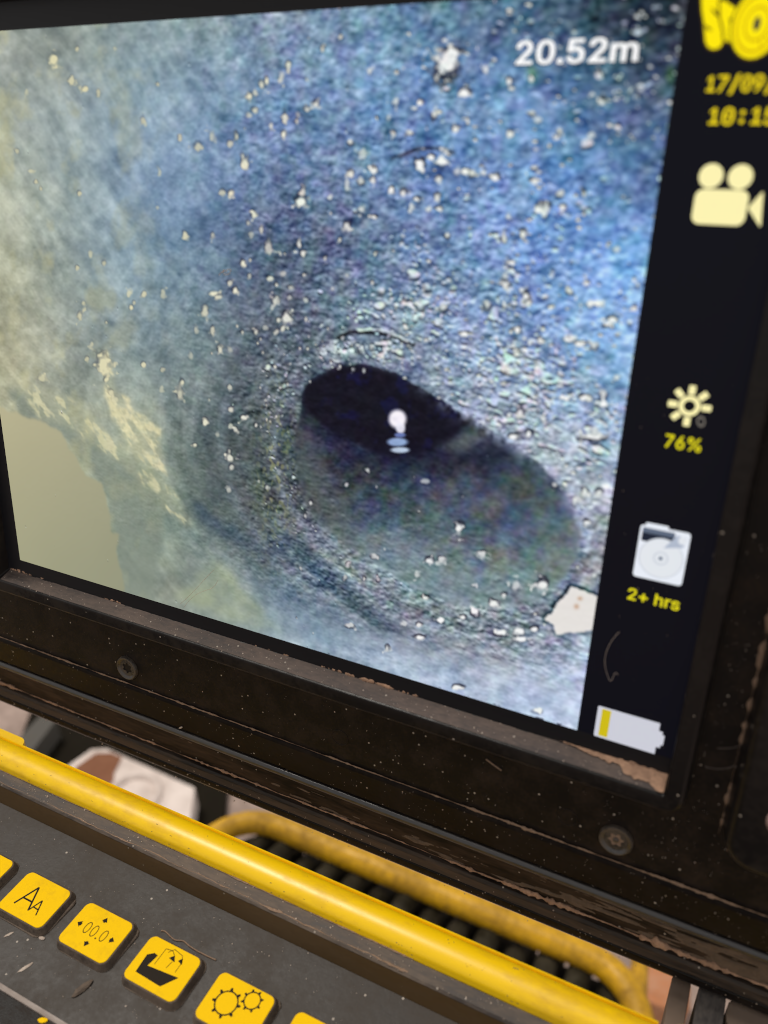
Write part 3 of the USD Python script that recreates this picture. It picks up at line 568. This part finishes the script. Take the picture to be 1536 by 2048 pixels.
    over((176, 188, 214), .75 * np.exp(-(d / 20) ** 2) * np.clip(2.6 * fb(16, 80, 3) - .6, 0, 1))
    d = line_d([(1172, 1070), (1166, 1100), (1148, 1140), (1126, 1170)]); over((92, 112, 150), .55 * np.exp(-((d) / 8) ** 2) * np.clip(2.4 * fb(18, 84, 3) - .5, 0, 1)); over((196, 214, 235), .8 * np.exp(-((line_d([(1180, 1070), (1172, 1105), (1154, 1145)])) / 6) ** 2) * np.clip(2.6 * fb(14, 81, 3) - .7, 0, 1))
    d = line_d([(676, 676), (700, 664), (735, 664), (770, 668), (800, 680), (826, 690)]); over((14, 16, 30), np.exp(-(d / 4.6) ** 2)); over((205, 212, 220), .75 * np.exp(-(line_d([(735, 658), (775, 663), (815, 682)]) / 3.5) ** 2))
    over((205, 220, 226), .8 * soft(inside([(625, 705), (660, 684), (720, 682), (746, 696), (700, 712), (650, 716)], 8, 82, 9), 1.5) * (fb(9, 83, 2) > .44))
    over((150, 160, 178), .35 * np.exp(-(line_d([(760, 720), (830, 716), (900, 760), (960, 800)]) / 16) ** 2))
    over((40, 44, 62), .8 * np.exp(-(line_d([(800, 312), (835, 298), (880, 296), (906, 306)]) / 4) ** 2)); over((70, 80, 140), .5 * gauss(868, 355, 18, 46))
    over((60, 66, 96), .7 * np.exp(-(line_d([(785, 316), (812, 306)]) / 4) ** 2))
    over((126, 160, 220), .45 * gauss(1060, 235, 40, 60)); over((78, 116, 70), .8 * gauss(1341, 148, 9, 20)); over((100, 140, 80), .5 * gauss(1064, 148, 10, 16))
    over((36, 38, 50), .55 * gauss(1370, 20, 160, 120))
    lipz = soft(inside([(640, 1050), (700, 1095), (800, 1160), (900, 1208), (1000, 1222), (1080, 1200), (1140, 1150), (1150, 1180), (1080, 1245), (960, 1285), (840, 1262), (740, 1200), (660, 1120), (610, 1060)], 8, 92, 26), 5)
    over((146, 162, 172), .55 * lipz * (.5 + .9 * fb(30, 93, 3)))
    for ring_, dk, lt, wd in (([(640, 690), (606, 740), (572, 810), (556, 900), (576, 990), (640, 1085), (720, 1160), (820, 1222), (940, 1256), (1050, 1246), (1130, 1190), (1176, 1110)], .34, .30, 15), ([(470, 760), (452, 880), (480, 1000), (560, 1110), (680, 1215), (820, 1285), (980, 1318), (1120, 1300)], .22, .20, 24), ([(690, 560), (780, 540), (900, 560), (1010, 620), (1110, 710), (1190, 820)], .16, .16, 22)):
        d = line_d(ring_); md = ~mouth * (.4 + 1.1 * fb(34, 91, 3)); over((58, 66, 82), dk * np.exp(-(d / wd) ** 2) * md)
        d = line_d([(x + (x - 820) * .035, y + (y - 900) * .04) for x, y in ring_]); over((168, 182, 198), lt * np.exp(-(d / (wd * .5)) ** 2) * md)
    # white stone at the right edge
    stone = inside([(1090, 1240), (1104, 1222), (1122, 1200), (1146, 1172), (1166, 1180), (1198, 1194), (1200, 1262), (1150, 1264), (1112, 1270), (1106, 1252)], 4, 90, 12)
    d_ = distance_transform_edt(~stone); ul = np.clip(-((px - 1160) * .5 + (py - 1232)) / 60, 0, 1)
    over((20, 40, 52), np.exp(-((d_ - 1.5) / 2.2) ** 2) * (.25 + .9 * ul)); over((228, 224, 220), soft(stone, .7)); over((190, 150, 120), .8 * (gauss(1160, 1197, 5, 4) + gauss(1153, 1213, 5, 5)))
    # --- picture noise and glints, strongest round the mouth and to the right
    amp = .10 + .90 / (1 + np.exp(-(px - 500 - .10 * (py - 700)) / 75)); amp *= np.where(ps[..., 0] > .5, .10, 1); low = np.clip((py - 1180 - .30 * (px - 700)) / 90, 0, 1); amp *= (1 - .62 * low)
    amp = np.where(deep, .22, np.where(mouth, amp * .45, amp)); amp = np.where(stone, .05, amp); amp = gaussian_filter(amp, 1.2)
    img += (amp * nz(1.35, .75, seed=1) * 8)[..., None] + (amp * nz(3.0, 1.6, seed=2) * 9)[..., None]
    ch = nz(2.4, 2.0, 3, seed=3); ch -= ch.mean(-1, keepdims=True); img += ch * (amp * 2)[..., None]
    chb = nz(5.0, 6.0, 3, seed=4); chb -= chb.mean(-1, keepdims=True); img += chb * (amp * 2.5)[..., None] * [1, 1, 1.2]
    rel = amp * (1 - .55 * low) * (.45 + .55 * np.clip((py - 250) / 400, 0, 1)) * (1 - .35 * np.clip((px - 950) / 250, 0, 1)) * (.55 + .9 * fb(90, 94, 3))
    for sx_, sy_, g_, sd_ in ((1.3, .9, 13, 51), (2.4, 1.6, 11, 52), (5.5, 4.0, 7, 53)):
        n = nz(sx_, sy_, seed=sd_); g = n - np.roll(np.roll(n, 2 if sd_ < 53 else 3, 0), 1, 1); g /= g.std()
        img += (np.where(mouth, .36 + .5 * wbl, 1) * rel * g * g_)[..., None] * [1.0, 1.0, .98]
    dens = .50 * np.exp(-((rp - 200) / 170) ** 2) + .47 * np.clip((px - 560) / 450, 0, 1) * np.clip((1050 - py) / 500, 0, 1) + .50 * gauss(545, 860, 75, 230) + .12 * gauss(900, 620, 260, 130) + .35 * gauss(1180, 880, 110, 180)
    dens *= np.clip(amp * 1.25 - .22, 0, 1); dens = np.where(deep, .0, np.where(mouth, dens * .25, dens)); dens = np.where(stone | (low > .6), .04, dens)
    dens *= .25 + 1.5 * fb(60, 95)
    for seed, sx_, sy_, k_ in ((11, 1.5, .75, .62), (12, .95, .9, .62), (13, 2.2, 1.3, .75), (14, 3.4, 1.5, .75)):
        n = nz(sx_, sy_, seed=seed); a_ = np.clip((n - (3.7 - 3.1 * dens)) / 1.1, 0, 1) * k_
        up = np.roll(a_, -2 if seed % 2 else 2, 0) * (1 - a_)
        tint = 1 + .07 * np.tanh(nz(3, 3, 3, seed=seed + 20))
        img += np.clip(up * 1.1, 0, 1)[..., None] * (np.array([34, 36, 52]) - img) * .85
        img += a_[..., None] * (np.array([230, 238, 246]) * tint - img)
    col = gauss(552, 930, 34, 150) * np.clip(nz(1.1, 1.6, seed=40) - .3, 0, 1); over((176, 176, 112), .42 * col)
    # --- single glints: pale drops with a dark rim, each x, y, half width, half height
    G = '''107 120 13 14;143 163 7 12;160 176 5 6;171 178 6 6;197 188 4 9;229 97 5 6;155 97 4 6;286 241 5 9;291 249 5 7;360 278 5 8;397 292 10 11;423 272 7 13;474 273 5 11;461 288 7 7;490 329 9 14;486 315 5 10;320 346 5 10;158 387 5 8;
34 303 5 6;62 342 6 6;72 365 5 5;82 378 4 5;53 183 4 7;316 169 4 6;447 385 8 8;461 387 7 7;577 134 6 14;561 157 6 11;534 163 6 10;524 170 6 11;510 184 6 10;500 194 6 7;510 222 9 9;500 230 7 6;631 209 7 8;614 220 7 8;596 232 5 6;570 238 6 16;542 252 6 8;567 270 6 9;594 243 5 9;740 140 7 9;645 100 5 8;
700 283 7 7;726 305 8 13;603 403 14 14;607 384 6 12;695 366 6 16;702 350 7 9;722 362 8 7;744 340 9 7;745 361 8 6;722 418 9 11;748 434 9 5;694 453 10 10;660 395 6 6;507 431 6 9;496 446 5 8;503 472 5 10;523 462 4 8;537 495 8 16;599 490 5 9;606 508 6 8;561 508 4 6;486 526 6 9;540 557 6 6;567 547 5 6;553 570 5 6;582 575 5 5;580 596 5 5;
370 470 6 9;425 470 5 8;326 586 6 12;288 590 6 8;257 591 6 8;263 616 6 6;268 606 4 6;167 606 6 7;160 632 5 9;208 527 5 7;181 511 6 9;155 535 5 5;213 645 4 5;428 587 12 6;440 594 8 6;460 566 7 7;471 581 7 9;411 623 8 14;391 659 5 9;425 662 4 12;551 602 8 10;545 615 5 8;573 637 9 14;512 665 6 8;530 655 5 7;485 665 5 7;
207 728 13 18;184 688 6 9;175 718 5 7;84 758 10 9;212 760 6 7;222 785 6 7;232 800 8 10;287 730 6 7;325 740 5 5;323 780 5 6;365 765 6 9;360 790 8 14;383 712 5 11;440 700 6 9;460 775 6 6;411 845 6 10;462 820 6 7;461 851 6 8;487 835 9 6;472 860 6 6;436 870 5 6;459 915 8 14;463 935 6 8;457 980 7 8;390 890 6 5;
893 125 25 26;905 106 20 7;930 187 12 10;972 136 7 10;1018 162 7 8;1063 158 6 6;792 204 8 10;840 206 7 6;868 228 9 11;778 233 5 8;911 260 9 7;822 266 9 5;888 300 9 6;840 333 14 16;884 322 13 15;862 315 10 8;878 358 7 7;915 342 10 9;932 345 10 9;945 346 8 8;966 345 8 7;990 357 13 8;1068 335 10 6;1078 344 9 6;1066 362 10 6;1120 387 9 9;1083 418 14 10;1093 415 10 9;1088 430 8 7;1125 415 8 8;1168 388 5 9;1185 270 10 10;1205 205 9 10;1063 225 8 7;1078 240 10 6;1020 270 7 9;1119 260 6 6;
782 381 7 9;806 387 9 9;822 412 6 12;832 398 8 5;874 396 7 10;857 419 9 5;876 418 9 5;895 470 8 8;1017 433 9 8;1045 469 8 11;1007 470 6 11;1011 552 8 7;1010 572 8 10;1043 580 8 7;1052 594 8 10;1056 608 7 8;1009 612 8 6;1019 525 9 4;1139 582 9 8;1190 606 18 6;1222 640 14 8;1215 648 12 6;1234 498 9 6;1101 615 7 5;975 610 10 10;1035 660 7 7;1022 664 6 6;1060 685 7 8;1030 702 9 7;1080 682 7 7;1140 678 16 7;1160 688 14 6;1188 690 11 8;1128 796 14 5;1166 796 14 7;1208 786 10 10;1210 808 12 8;1041 826 8 14;1086 838 8 6;1058 868 9 9;1026 874 12 8;983 762 7 6;957 752 7 5;1187 872 22 7;1232 755 7 7;930 668 14 5;888 614 9 9;
850 962 10 6;693 970 4 5;735 940 6 6;917 1058 11 13;965 1106 9 6;880 1116 5 4;857 1122 10 8;882 1120 8 7;834 1150 8 7;850 1196 9 6;748 1110 8 6;808 1248 10 6;838 1250 7 5;950 1222 12 9;985 1208 11 9;1008 1190 8 6;1030 1172 10 14;1085 1170 13 14;840 1275 12 6;880 1240 14 5;925 1235 8 5;1000 1265 16 7;1040 1262 14 8;1068 1258 12 6;1110 970 8 6;1190 860 10 8;1170 985 9 8;1150 1000 8 10;1172 1045 8 7;1198 985 10 9;1075 1420 14 6;915 1375 14 6;700 1250 9 5;1040 1278 12 5'''
    drops = [tuple(map(float, t.split())) for t in G.replace('\n', '').split(';') if t.strip()]
    r = np.random.default_rng(5)
    while len(drops) < 560:
        x, y = r.uniform(0, 1340), r.uniform(10, 1420)
        jx = int(np.argmin(np.hypot(px[::16, ::16] - x, py[::16, ::16] - y))); cy_, cx_ = np.unravel_index(jx, px[::16, ::16].shape)
        if not (pool | deep)[::16, ::16][cy_, cx_] and r.random() < min(.9, dens[::16, ::16][cy_, cx_] * 1.4 + .01):
            s_ = r.uniform(1.8, 5.0); drops.append((x, y, s_ * (1 + .3 * (px[::16, ::16][cy_, cx_] > 800)), s_ * (1.3 - .5 * (x > 800))))
    T = np.stack([px.ravel(), py.ravel()], -1)
    from scipy.spatial import cKDTree
    tree = cKDTree(T)
    flat_img = img.reshape(-1, 3)
    fl = left.ravel(); nf = fb(9, 97, 2).ravel(); nf = .5 + (nf - nf.mean()) / nf.std() * .22
    for k, (x, y, a_, b_) in enumerate(drops):
        big = 1.0 if max(a_, b_) > 17 else .80; a_, b_ = a_ * big, b_ * big; hsh = ((k * 7919) % 97) / 97; bright = .60 + .40 * hsh if a_ < 9 else 1
        w = tree.query_ball_point((x, y), max(a_, b_) * 2.4 + 5)
        if not w: continue
        w = np.array(w); dx, dy = T[w, 0] - x, T[w, 1] - y; fade = 1 - .66 * fl[w]
        e = np.sqrt((dx / a_) ** 2 + (dy / b_) ** 2) * (1 + 1.2 * (nf[w] - .5))
        sgn = 1 if hsh < .5 else -1; ox, oy = (.30 * a_ * (hsh - .5), sgn * .50 * b_) if x > 620 else (-.18 * a_, -.30 * b_)
        e2 = np.sqrt(((dx - ox) / (a_ * 1.22)) ** 2 + ((dy - oy) / (b_ * 1.14)) ** 2) * (1 + .7 * (nf[w] - .5))
        flat_img[w] += (np.clip((1.30 - e2) / .5, 0, 1) * (.80 if hsh > .3 else .3) * fade * bright)[:, None] * (np.array([28, 28, 44]) - flat_img[w])
        a2 = bright * np.clip((1.3 - e) / .8, 0, 1); c_ = np.array([240, 242, 240]) * (1 - fl[w])[:, None] + np.array([222, 216, 176]) * fl[w][:, None]
        flat_img[w] += (a2 * (.97 if a_ > 4.5 else .8))[:, None] * (c_ - flat_img[w])
    img = flat_img.reshape(NY, NX, 3)
    # the camera's own edge sharpening, then its block noise
    sharp = (.15 + .75 * amp)[..., None]
    img[..., 1] += 3.0 * np.clip((px - 500) / 400, 0, 1) * np.clip((950 - py) / 200, 0, 1) * ~mouth; img[..., 0] -= 3.0 * np.clip((px - 900) / 300, 0, 1) * ~mouth * ~stone
    img = img + sharp * .75 * (img - gaussian_filter(img, (1.3, 1.6, 0)))
    blk = np.kron(np.random.default_rng(3).normal(size=(NY // 8, NX // 8, 3)), np.ones((8, 8, 1))); img += blk * 2.0 * amp[..., None]
    return np.clip(img, 6, 250) / 255
IMG = paint()
X, Y = np.meshgrid(np.linspace(0, VW, NX), np.linspace(VH, 0, NY))
i = np.arange(NX * NY).reshape(NY, NX)
F = np.stack([i[:-1, :-1], i[1:, :-1], i[1:, 1:], i[:-1, 1:]], -1).reshape(-1, 4)
lcd = obj('display', flat(sbox(LX0 - 1, LY0 - 1.5, LX1 + 1, LY1 + 1), -1.2, -.06), 'lcd_border', console, S2W, smooth=False)
video = obj('picture', (np.stack([X, Y, X * 0], -1).reshape(-1, 3), F), 'video', lcd, S2W, smooth=False, colors=lin(IMG.reshape(-1, 3)), label='live picture of a wet pipe wall and a dark branch')

# status strip at the right of the picture, with its readings and signs
strip = obj('status_strip', flat(sbox(VW + .02, .1, LX1 + .6, VH), -.05, -.004), 'strip_black', lcd, S2W, smooth=False)
pt = lambda uv: on_screen(uv)[:, :2]
def show(name, shape, m_, z, parent=strip, **kw): return obj(name, flat(shape, z, z + .015), m_, parent, S2W, smooth=False, **kw)
def word(name, s, a, b, top, m_, z=.02, parent=strip, **kw):
    """Text whose baseline runs from photo point a to b; top = a photo point on the cap line."""
    q = pt([a, b, top]); h = q[2][1] - q[0][1]
    return obj(name, text(s, q[0][0], q[1][0], q[0][1], h, z, z + .02, **kw), m_, parent, S2W, smooth=False)
q = pt([(1031, 126), (1274, 124), (1034, 81)])
dx0, dx1, dy, dh = q[0][0], q[1][0], (q[0][1] + q[1][1]) / 2, q[2][1] - q[0][1]
rd = obj('depth_reading', cat([text('20.52m', dx0, dx1 - .1, dy, dh, .04, .06), text('20.52m', dx0 + .1, dx1, dy, dh, .043, .063)]), 'show_white', video, S2W, smooth=False)
obj('reading_shadow', text('20.52m', dx0 - .22, dx1 + .28, dy - .25, dh * 1.05, .012, .02), 'show_shadow', video, S2W, smooth=False)

def typed(name, s, a, step, top, m_, bold=True):
    """Fixed width lettering with footed ones."""
    q = pt([a, (a[0] + step, a[1]), top]); h = q[2][1] - q[0][1]; w = q[1][0] - q[0][0]; x = q[0][0]; out = []
    for c in s:
        if c == ':': out += [flat(Point(x + w * .5, q[0][1] + k).buffer(w * .17), .02, .04) for k in (h * .2, h * .72)]
        elif c == '1':
            out.append(flat(union_all([sbox(x + w * .40, q[0][1], x + w * .62, q[0][1] + h), sbox(x + w * .14, q[0][1], x + w * .88, q[0][1] + h * .17), Polygon([(x + w * .16, q[0][1] + h * .80), (x + w * .42, q[0][1] + h), (x + w * .42, q[0][1] + h * .82), (x + w * .16, q[0][1] + h * .66)])]), .02, .04))
        else:
            f_ = (.05, .95) if c != '/' else (.08, .92)
            out.append(text(c, x + w * f_[0], x + w * f_[1], q[0][1], h, .02, .04, bold=bold))
            if c == '0': out.append(flat(affinity.rotate(affinity.scale(Point(x + w * .5, q[0][1] + h * .5).buffer(w * .12), 1, 1.6), -20), .02, .04))
        x += w
    return obj(name, cat(out), m_, strip, S2W, smooth=False)
typed('date', '17/09/2', (1408, 184), 23.2, (1411, 152), 'show_time')
typed('clock', '10:15', (1412, 249), 27.6, (1416, 216), 'show_time')
# emblem at the top of the strip
def emblem(name, outline, cuts, z):
    g = Polygon(pt(outline)).buffer(.5).buffer(-.5); show(name, g.buffer(.34), 'show_seam', z)
    o = show(name, g.difference(union_all([Polygon(pt(c_)) for c_ in cuts])), 'show_logo', z + .018)
emblem('emblem_letter', [(1402, -40), (1440, -40), (1437, 18), (1440, 38), (1446, 60), (1447, 82), (1440, 95), (1428, 99), (1418, 96), (1411, 85), (1409, 60), (1408, 46), (1404, 20)], [[(1406, 50), (1414, 51), (1424, 60), (1422, 63), (1412, 57)], [(1441, 36), (1432, 32), (1422, 18), (1425, 16), (1436, 26)]], .02)
emblem('emblem_letter', [(1440, 2), (1452, 3), (1464, 12), (1476, 18), (1478, 40), (1473, 60), (1474, 78), (1460, 85), (1449, 80), (1447, 58), (1441, 36)], [[(1458, 40), (1463, 34), (1467, 46), (1463, 54)]], .06)
oc = pt([(1514, 48)])[0]
el = lambda r_: affinity.scale(Point(*oc).buffer(r_, 28), .80, 1.04)
for k, (r_, m_) in enumerate(((5.45, 'show_seam'), (5.1, 'show_logo'))): show('emblem_ring', el(r_), m_, .10 + .018 * k)
show('emblem_ring', el(4.3).difference(el(3.9)).union(el(2.6).difference(el(2.25))), 'show_logo_dark', .136)
show('emblem_ring', union_all([affinity.rotate(sbox(oc[0] - .12, oc[1] + 2.3, oc[0] + .12, oc[1] + 3.9), a_, origin=tuple(oc)) for a_ in (200, 222, 244, 266, 288)]), 'show_logo_dark', .154)
show('emblem_ring', affinity.scale(Point(*oc).buffer(1.0, 16), .55, 1.1), 'show_shadow', .172)
# film camera sign
q = pt([(1422, 352), (1481, 354), (1388, 380), (1494, 450), (1498, 416), (1525, 386), (1520, 451), (1447, 352)])
r1 = (q[7][0] - q[0][0]) * .98
b0, b1 = pt([(1386, 416)])[0], pt([(1494, 416)])[0]; t0, t1 = pt([(1440, 379)])[0], pt([(1438, 450)])[0]
show('film_camera_sign', union_all([Point(q[0]).buffer(r1, 24), Point(q[1]).buffer(r1, 24), Polygon(rrect(b0[0], b1[0], t1[1], t0[1], 1.5, 8)), Polygon([q[4], q[5], q[6]]).buffer(.15)]), 'show_cream', .02)
# lamp brightness sign
c = pt([(1379, 812)])[0]; e = pt([(1424, 812)])[0]; R = (e[0] - c[0])
sun_ = [Point(c).buffer(R * .50, 24).difference(Point(c).buffer(R * .27, 24))]
for k in range(8):
    if k == 7: continue
    a = math.radians(45 * k); sun_.append(affinity.translate(affinity.rotate(Polygon(rrect(R * .55, R * 1.0, -R * .155, R * .155, R * .05, 3)), a, origin=(0, 0), use_radians=True), *c))
show('lamp_sign', union_all(sun_), 'show_cream', .02)
c2 = pt([(1402, 843)])[0]
show('small_ring', affinity.rotate(affinity.scale(Point(c2).buffer(1.0, 16).difference(Point(c2).buffer(.62, 16)), R * .19, R * .27), 15), 'show_grey_ring', .022)
word('lamp_percentage', '76%', (1328, 893), (1401, 903), (1331, 868), 'show_yellow')
# disc drive sign
cor = pt([(1281, 1049), (1382, 1066), (1364, 1171), (1266, 1153)])
x0, x1, y0, y1 = cor[[0, 3], 0].mean(), cor[[1, 2], 0].mean(), cor[[2, 3], 1].mean(), cor[[0, 1], 1].mean()
W_, H_ = x1 - x0, y1 - y0
drv = show('disc_drive_sign', Polygon(rrect(x0, x1, y0, y1, W_ * .07, 6)).union(sbox(x0 + W_ * .10, y1 - .01, x0 + W_ * .55, y1 + H_ * .05)), 'show_case', .02)
cx, cy = x0 + W_ * .5, y0 + H_ * .44
win = Polygon(rrect(x0 + W_ * .05, x1 - W_ * .30, y0 + H_ * .70, y1 - H_ * .045, W_ * .02, 4))
show('drive_window', win, 'show_steel', .038)
show('drive_window', win.intersection(sbox(x0, y0, x1, y1 - H_ * .14)), 'show_shadow', .056)
show('drive_disc', Point(cx, cy).buffer(W_ * .45, 40).intersection(sbox(x0 + .1, y0 + .1, x1 - .1, y1 - H_ * .10)), 'show_disc_line', .074)
show('drive_disc', Point(cx, cy).buffer(W_ * .43, 40).intersection(sbox(x0 + .1, y0 + .1, x1 - .1, y1 - H_ * .11)), 'show_disc', .092)
show('drive_hub', Point(cx, cy).buffer(W_ * .15, 24).difference(Point(cx, cy).buffer(W_ * .125, 24)).union(Point(cx, cy).buffer(W_ * .055, 16)), 'show_disc_line', .110)
show('drive_hub', Point(cx, cy).buffer(W_ * .035, 16), 'show_steel', .128)
show('drive_arm', Polygon([(cx + W_ * .02, cy + H_ * .20), (x1 - W_ * .10, y1 - H_ * .28), (x1 - W_ * .06, y1 - H_ * .10), (x1 - W_ * .26, y1 - H_ * .08)]), 'show_arm', .128)
show('drive_arm', Point(x1 - W_ * .14, y1 - H_ * .16).buffer(W_ * .085, 20), 'show_disc', .146)
word('recording_time', '2+ hrs', (1254, 1197), (1358, 1218), (1260, 1176), 'show_yellow')
# battery sign
cor = pt([(1197, 1412), (1331, 1449), (1311, 1508), (1187, 1471)])
x0, x1, y0, y1 = cor[[0, 3], 0].mean(), cor[[1, 2], 0].mean(), cor[[2, 3], 1].mean(), cor[[0, 1], 1].mean(); W_, H_ = x1 - x0, y1 - y0
bat = Polygon(rrect(x0, x1 - W_ * .02, y0, y1, .35, 4)).difference(sbox(x1 - W_ * .045, y0 - 1, x1 + 1, y0 + H_ * .24)).difference(sbox(x1 - W_ * .045, y1 - H_ * .24, x1 + 1, y1 + 1)).union(sbox(x1 - W_ * .05, y0 + H_ * .24, x1 + W_ * .015, y1 - H_ * .24)).union(sbox(x1, y0 + H_ * .34, x1 + W_ * .05, y1 - H_ * .34))
batt = show('battery_sign', bat, 'show_battery', .02)
show('battery_charge', sbox(x0 + W_ * .07, y0 + H_ * .06, x0 + W_ * .21, y1 - H_ * .06), 'show_charge', .038)

# ------------------------------------------------------------------ loose hairs, chips and grit
def hair(name, px, r, m_, label, z=.12, on=on_screen, to=S2W, catg='hair'):
    q = on(px, z); n = len(q); t = np.linspace(0, n - 1, n * 6)
    from scipy.interpolate import CubicSpline
    c_ = CubicSpline(np.arange(n), q)(t)
    c_[:, 2] = z + .06 * meshkit.noise(c_ * .8)
    return tag(obj(name, tube(c_, r, 6), m_, None, to, smooth=50), label, catg)
hair('hair', [(1239, 1264), (1222, 1284), (1211, 1310), (1211, 1336), (1220, 1361), (1227, 1352), (1236, 1349)], .07, 'fibre_pale', 'pale curved hair lying on the dark strip above the battery sign')
hair('lint', [(438, 551), (445, 543), (450, 540), (447, 546), (455, 549), (462, 541), (456, 539), (453, 545)], .09, 'fibre', 'tiny pinkish curl of lint stuck to the upper left of the picture', catg='lint')
hair('hair', [(360, 1208), (385, 1185), (408, 1160), (428, 1140)], .045, 'fibre', 'fine straw coloured hair slanting up from the lower edge of the picture')
hair('hair', [(368, 1214), (398, 1186), (420, 1178), (436, 1160)], .045, 'fibre', 'fine crooked hair beside the slanting one at the lower edge of the picture')
hair('hair', [(1435, 1496), (1462, 1496), (1480, 1490), (1475, 1478)], .035, 'fibre_pale', 'short pale hair on the dusty lid face left of the side pad')
hair('hair', [(1410, 1532), (1440, 1538), (1472, 1530)], .035, 'fibre_pale', 'long pale hair below the short one on the dusty lid face')
hair('splinter', [(972, 1518), (985, 1528), (1003, 1541)], .22, 'dust_brown', 'brown splinter on the lid face below the screen, between the two moulded rings', catg='splinter')
hair('dirt_thread', [(322, 1862), (336, 1868), (350, 1880), (366, 1882), (380, 1893), (410, 1910), (432, 1920)], .22, 'dust_brown', 'crumbly thread of dirt along the back edge of the folder key', z=-2.4, on=on_keys, to=K2W, catg='dirt')
def chip(name, px, w, l, h, m_, label, z, on, to, ang, catg):
    c_ = on([px], z)[0]; s_ = trimesh.creation.icosphere(subdivisions=3); v = np.array(s_.vertices)
    v *= (.7 + .6 * meshkit.fbm(v * 2.2 + px[0], 3)[:, None]) * [l, w, h]
    ca, sa = math.cos(ang), math.sin(ang); v = v @ np.array([[ca, sa, 0], [-sa, ca, 0], [0, 0, 1]])
    return tag(obj(name, (v + c_ + [0, 0, h * .6], np.array(s_.faces)), m_, None, to, smooth=60), label, catg)
chip('paint_chip', (51, 1935), .45, 2.0, .12, 'grit', 'pale grey paint flake on the keypad near the silver strip', -2.58, on_keys, K2W, 1.15, 'paint flake')
chip('paint_chip', (18, 1869), .35, 1.3, .1, 'grit', 'small grey paint flake at the left edge of the keypad below the letter key', -2.58, on_keys, K2W, 1.0, 'paint flake')
chip('dried_mud', (165, 1978), 1.0, 2.9, .55, 'key_rubber', 'dark crumb of dried mud on the keypad below the key marked 00.0', -2.58, on_keys, K2W, 1.25, 'mud crumb')
chip('dried_mud', (84, 1877), .5, 1.0, .3, 'grit', 'pale crumb just below the letter key on the keypad', -2.58, on_keys, K2W, .2, 'mud crumb')
chip('paint_chip', (86, 2041), .7, 1.3, .2, 'key_yellow', 'yellow chip on the brown edge below the silver strip', -2.28, on_keys, K2W, .4, 'paint flake')
chip('dirt_fleck', (1028, 1938), .35, 1.5, .12, 'key_rubber', 'brown fleck of dirt on the right part of the yellow bar', 9.6, on_keys, K2W, .2, 'dirt fleck')
chip('dried_mud', (362, 1455), .28, .9, .25, 'grit', 'tiny pale crumb on the smooth black band at the left', .5, on_screen, S2W, .6, 'mud crumb')
r = np.random.default_rng(11); V, F = [], []; n0 = 0
octa = trimesh.creation.octahedron() if hasattr(trimesh.creation, 'octahedron') else trimesh.creation.icosphere(subdivisions=0)
ov, of = np.array(octa.vertices), np.array(octa.faces)
def sprinkle(n, fn, to):
    global n0
    for _ in range(n):
        p_, s_ = fn(); v = ov * s_ * r.uniform(.6, 1.3, (1, 3)) @ np.linalg.qr(r.normal(size=(3, 3)))[0]
        V.append(to(v + p_)); F.append(of + n0); n0 += len(ov)
size = lambda a: a * math.exp(r.normal() * .45)
def on_ledge():
    t = r.uniform(0, 1) ** .7; return np.array([r.uniform(LX0 + 1, LX1 - .3), LY0 - 2.2 * t, -.5 + 5.1 * t + .1]), size(.085)
sprinkle(420, on_ledge, S2W)
sprinkle(300, lambda: (np.array([r.uniform(-30, 250), r.uniform(-34, -12.5), .06]), size(.05)), S2W)
def on_band():
    y = r.uniform(-46, -35.5); x = 250 - 270 * r.uniform(0, 1) ** 1.4; return np.array([x, y, 1.0 - (-36.2 - y) * .11 + .05]), size(.06)
sprinkle(300, on_band, S2W)
sprinkle(380, lambda: (np.array([r.uniform(-30, 250), r.uniform(-72, -63.5), -4.6 - r.uniform(0, .6)]), size(.10)), S2W)
sprinkle(520, lambda: (np.array([r.uniform(-40, 110), r.uniform(-28, 15.5), -2.55]), size(.085)), K2W)
sprinkle(260, lambda: (lambda y: (np.array([r.uniform(-40, 150), y, 5.3 + (y - 18) * .19]), size(.10)))(r.uniform(17.8, 21.6)), K2W)
sprinkle(220, lambda: (np.array([r.uniform(216, 231), r.uniform(-30, 60), .06]), size(.07)), S2W)
sprinkle(24, lambda: (np.array([r.uniform(194, 215), r.uniform(2, 90), .05]), size(.055)), S2W)
tag(obj('grit', (np.vstack(V), np.vstack(F)), 'grit', None, None, smooth=False), 'pale specks of grit scattered over the console', 'grit', kind='stuff')
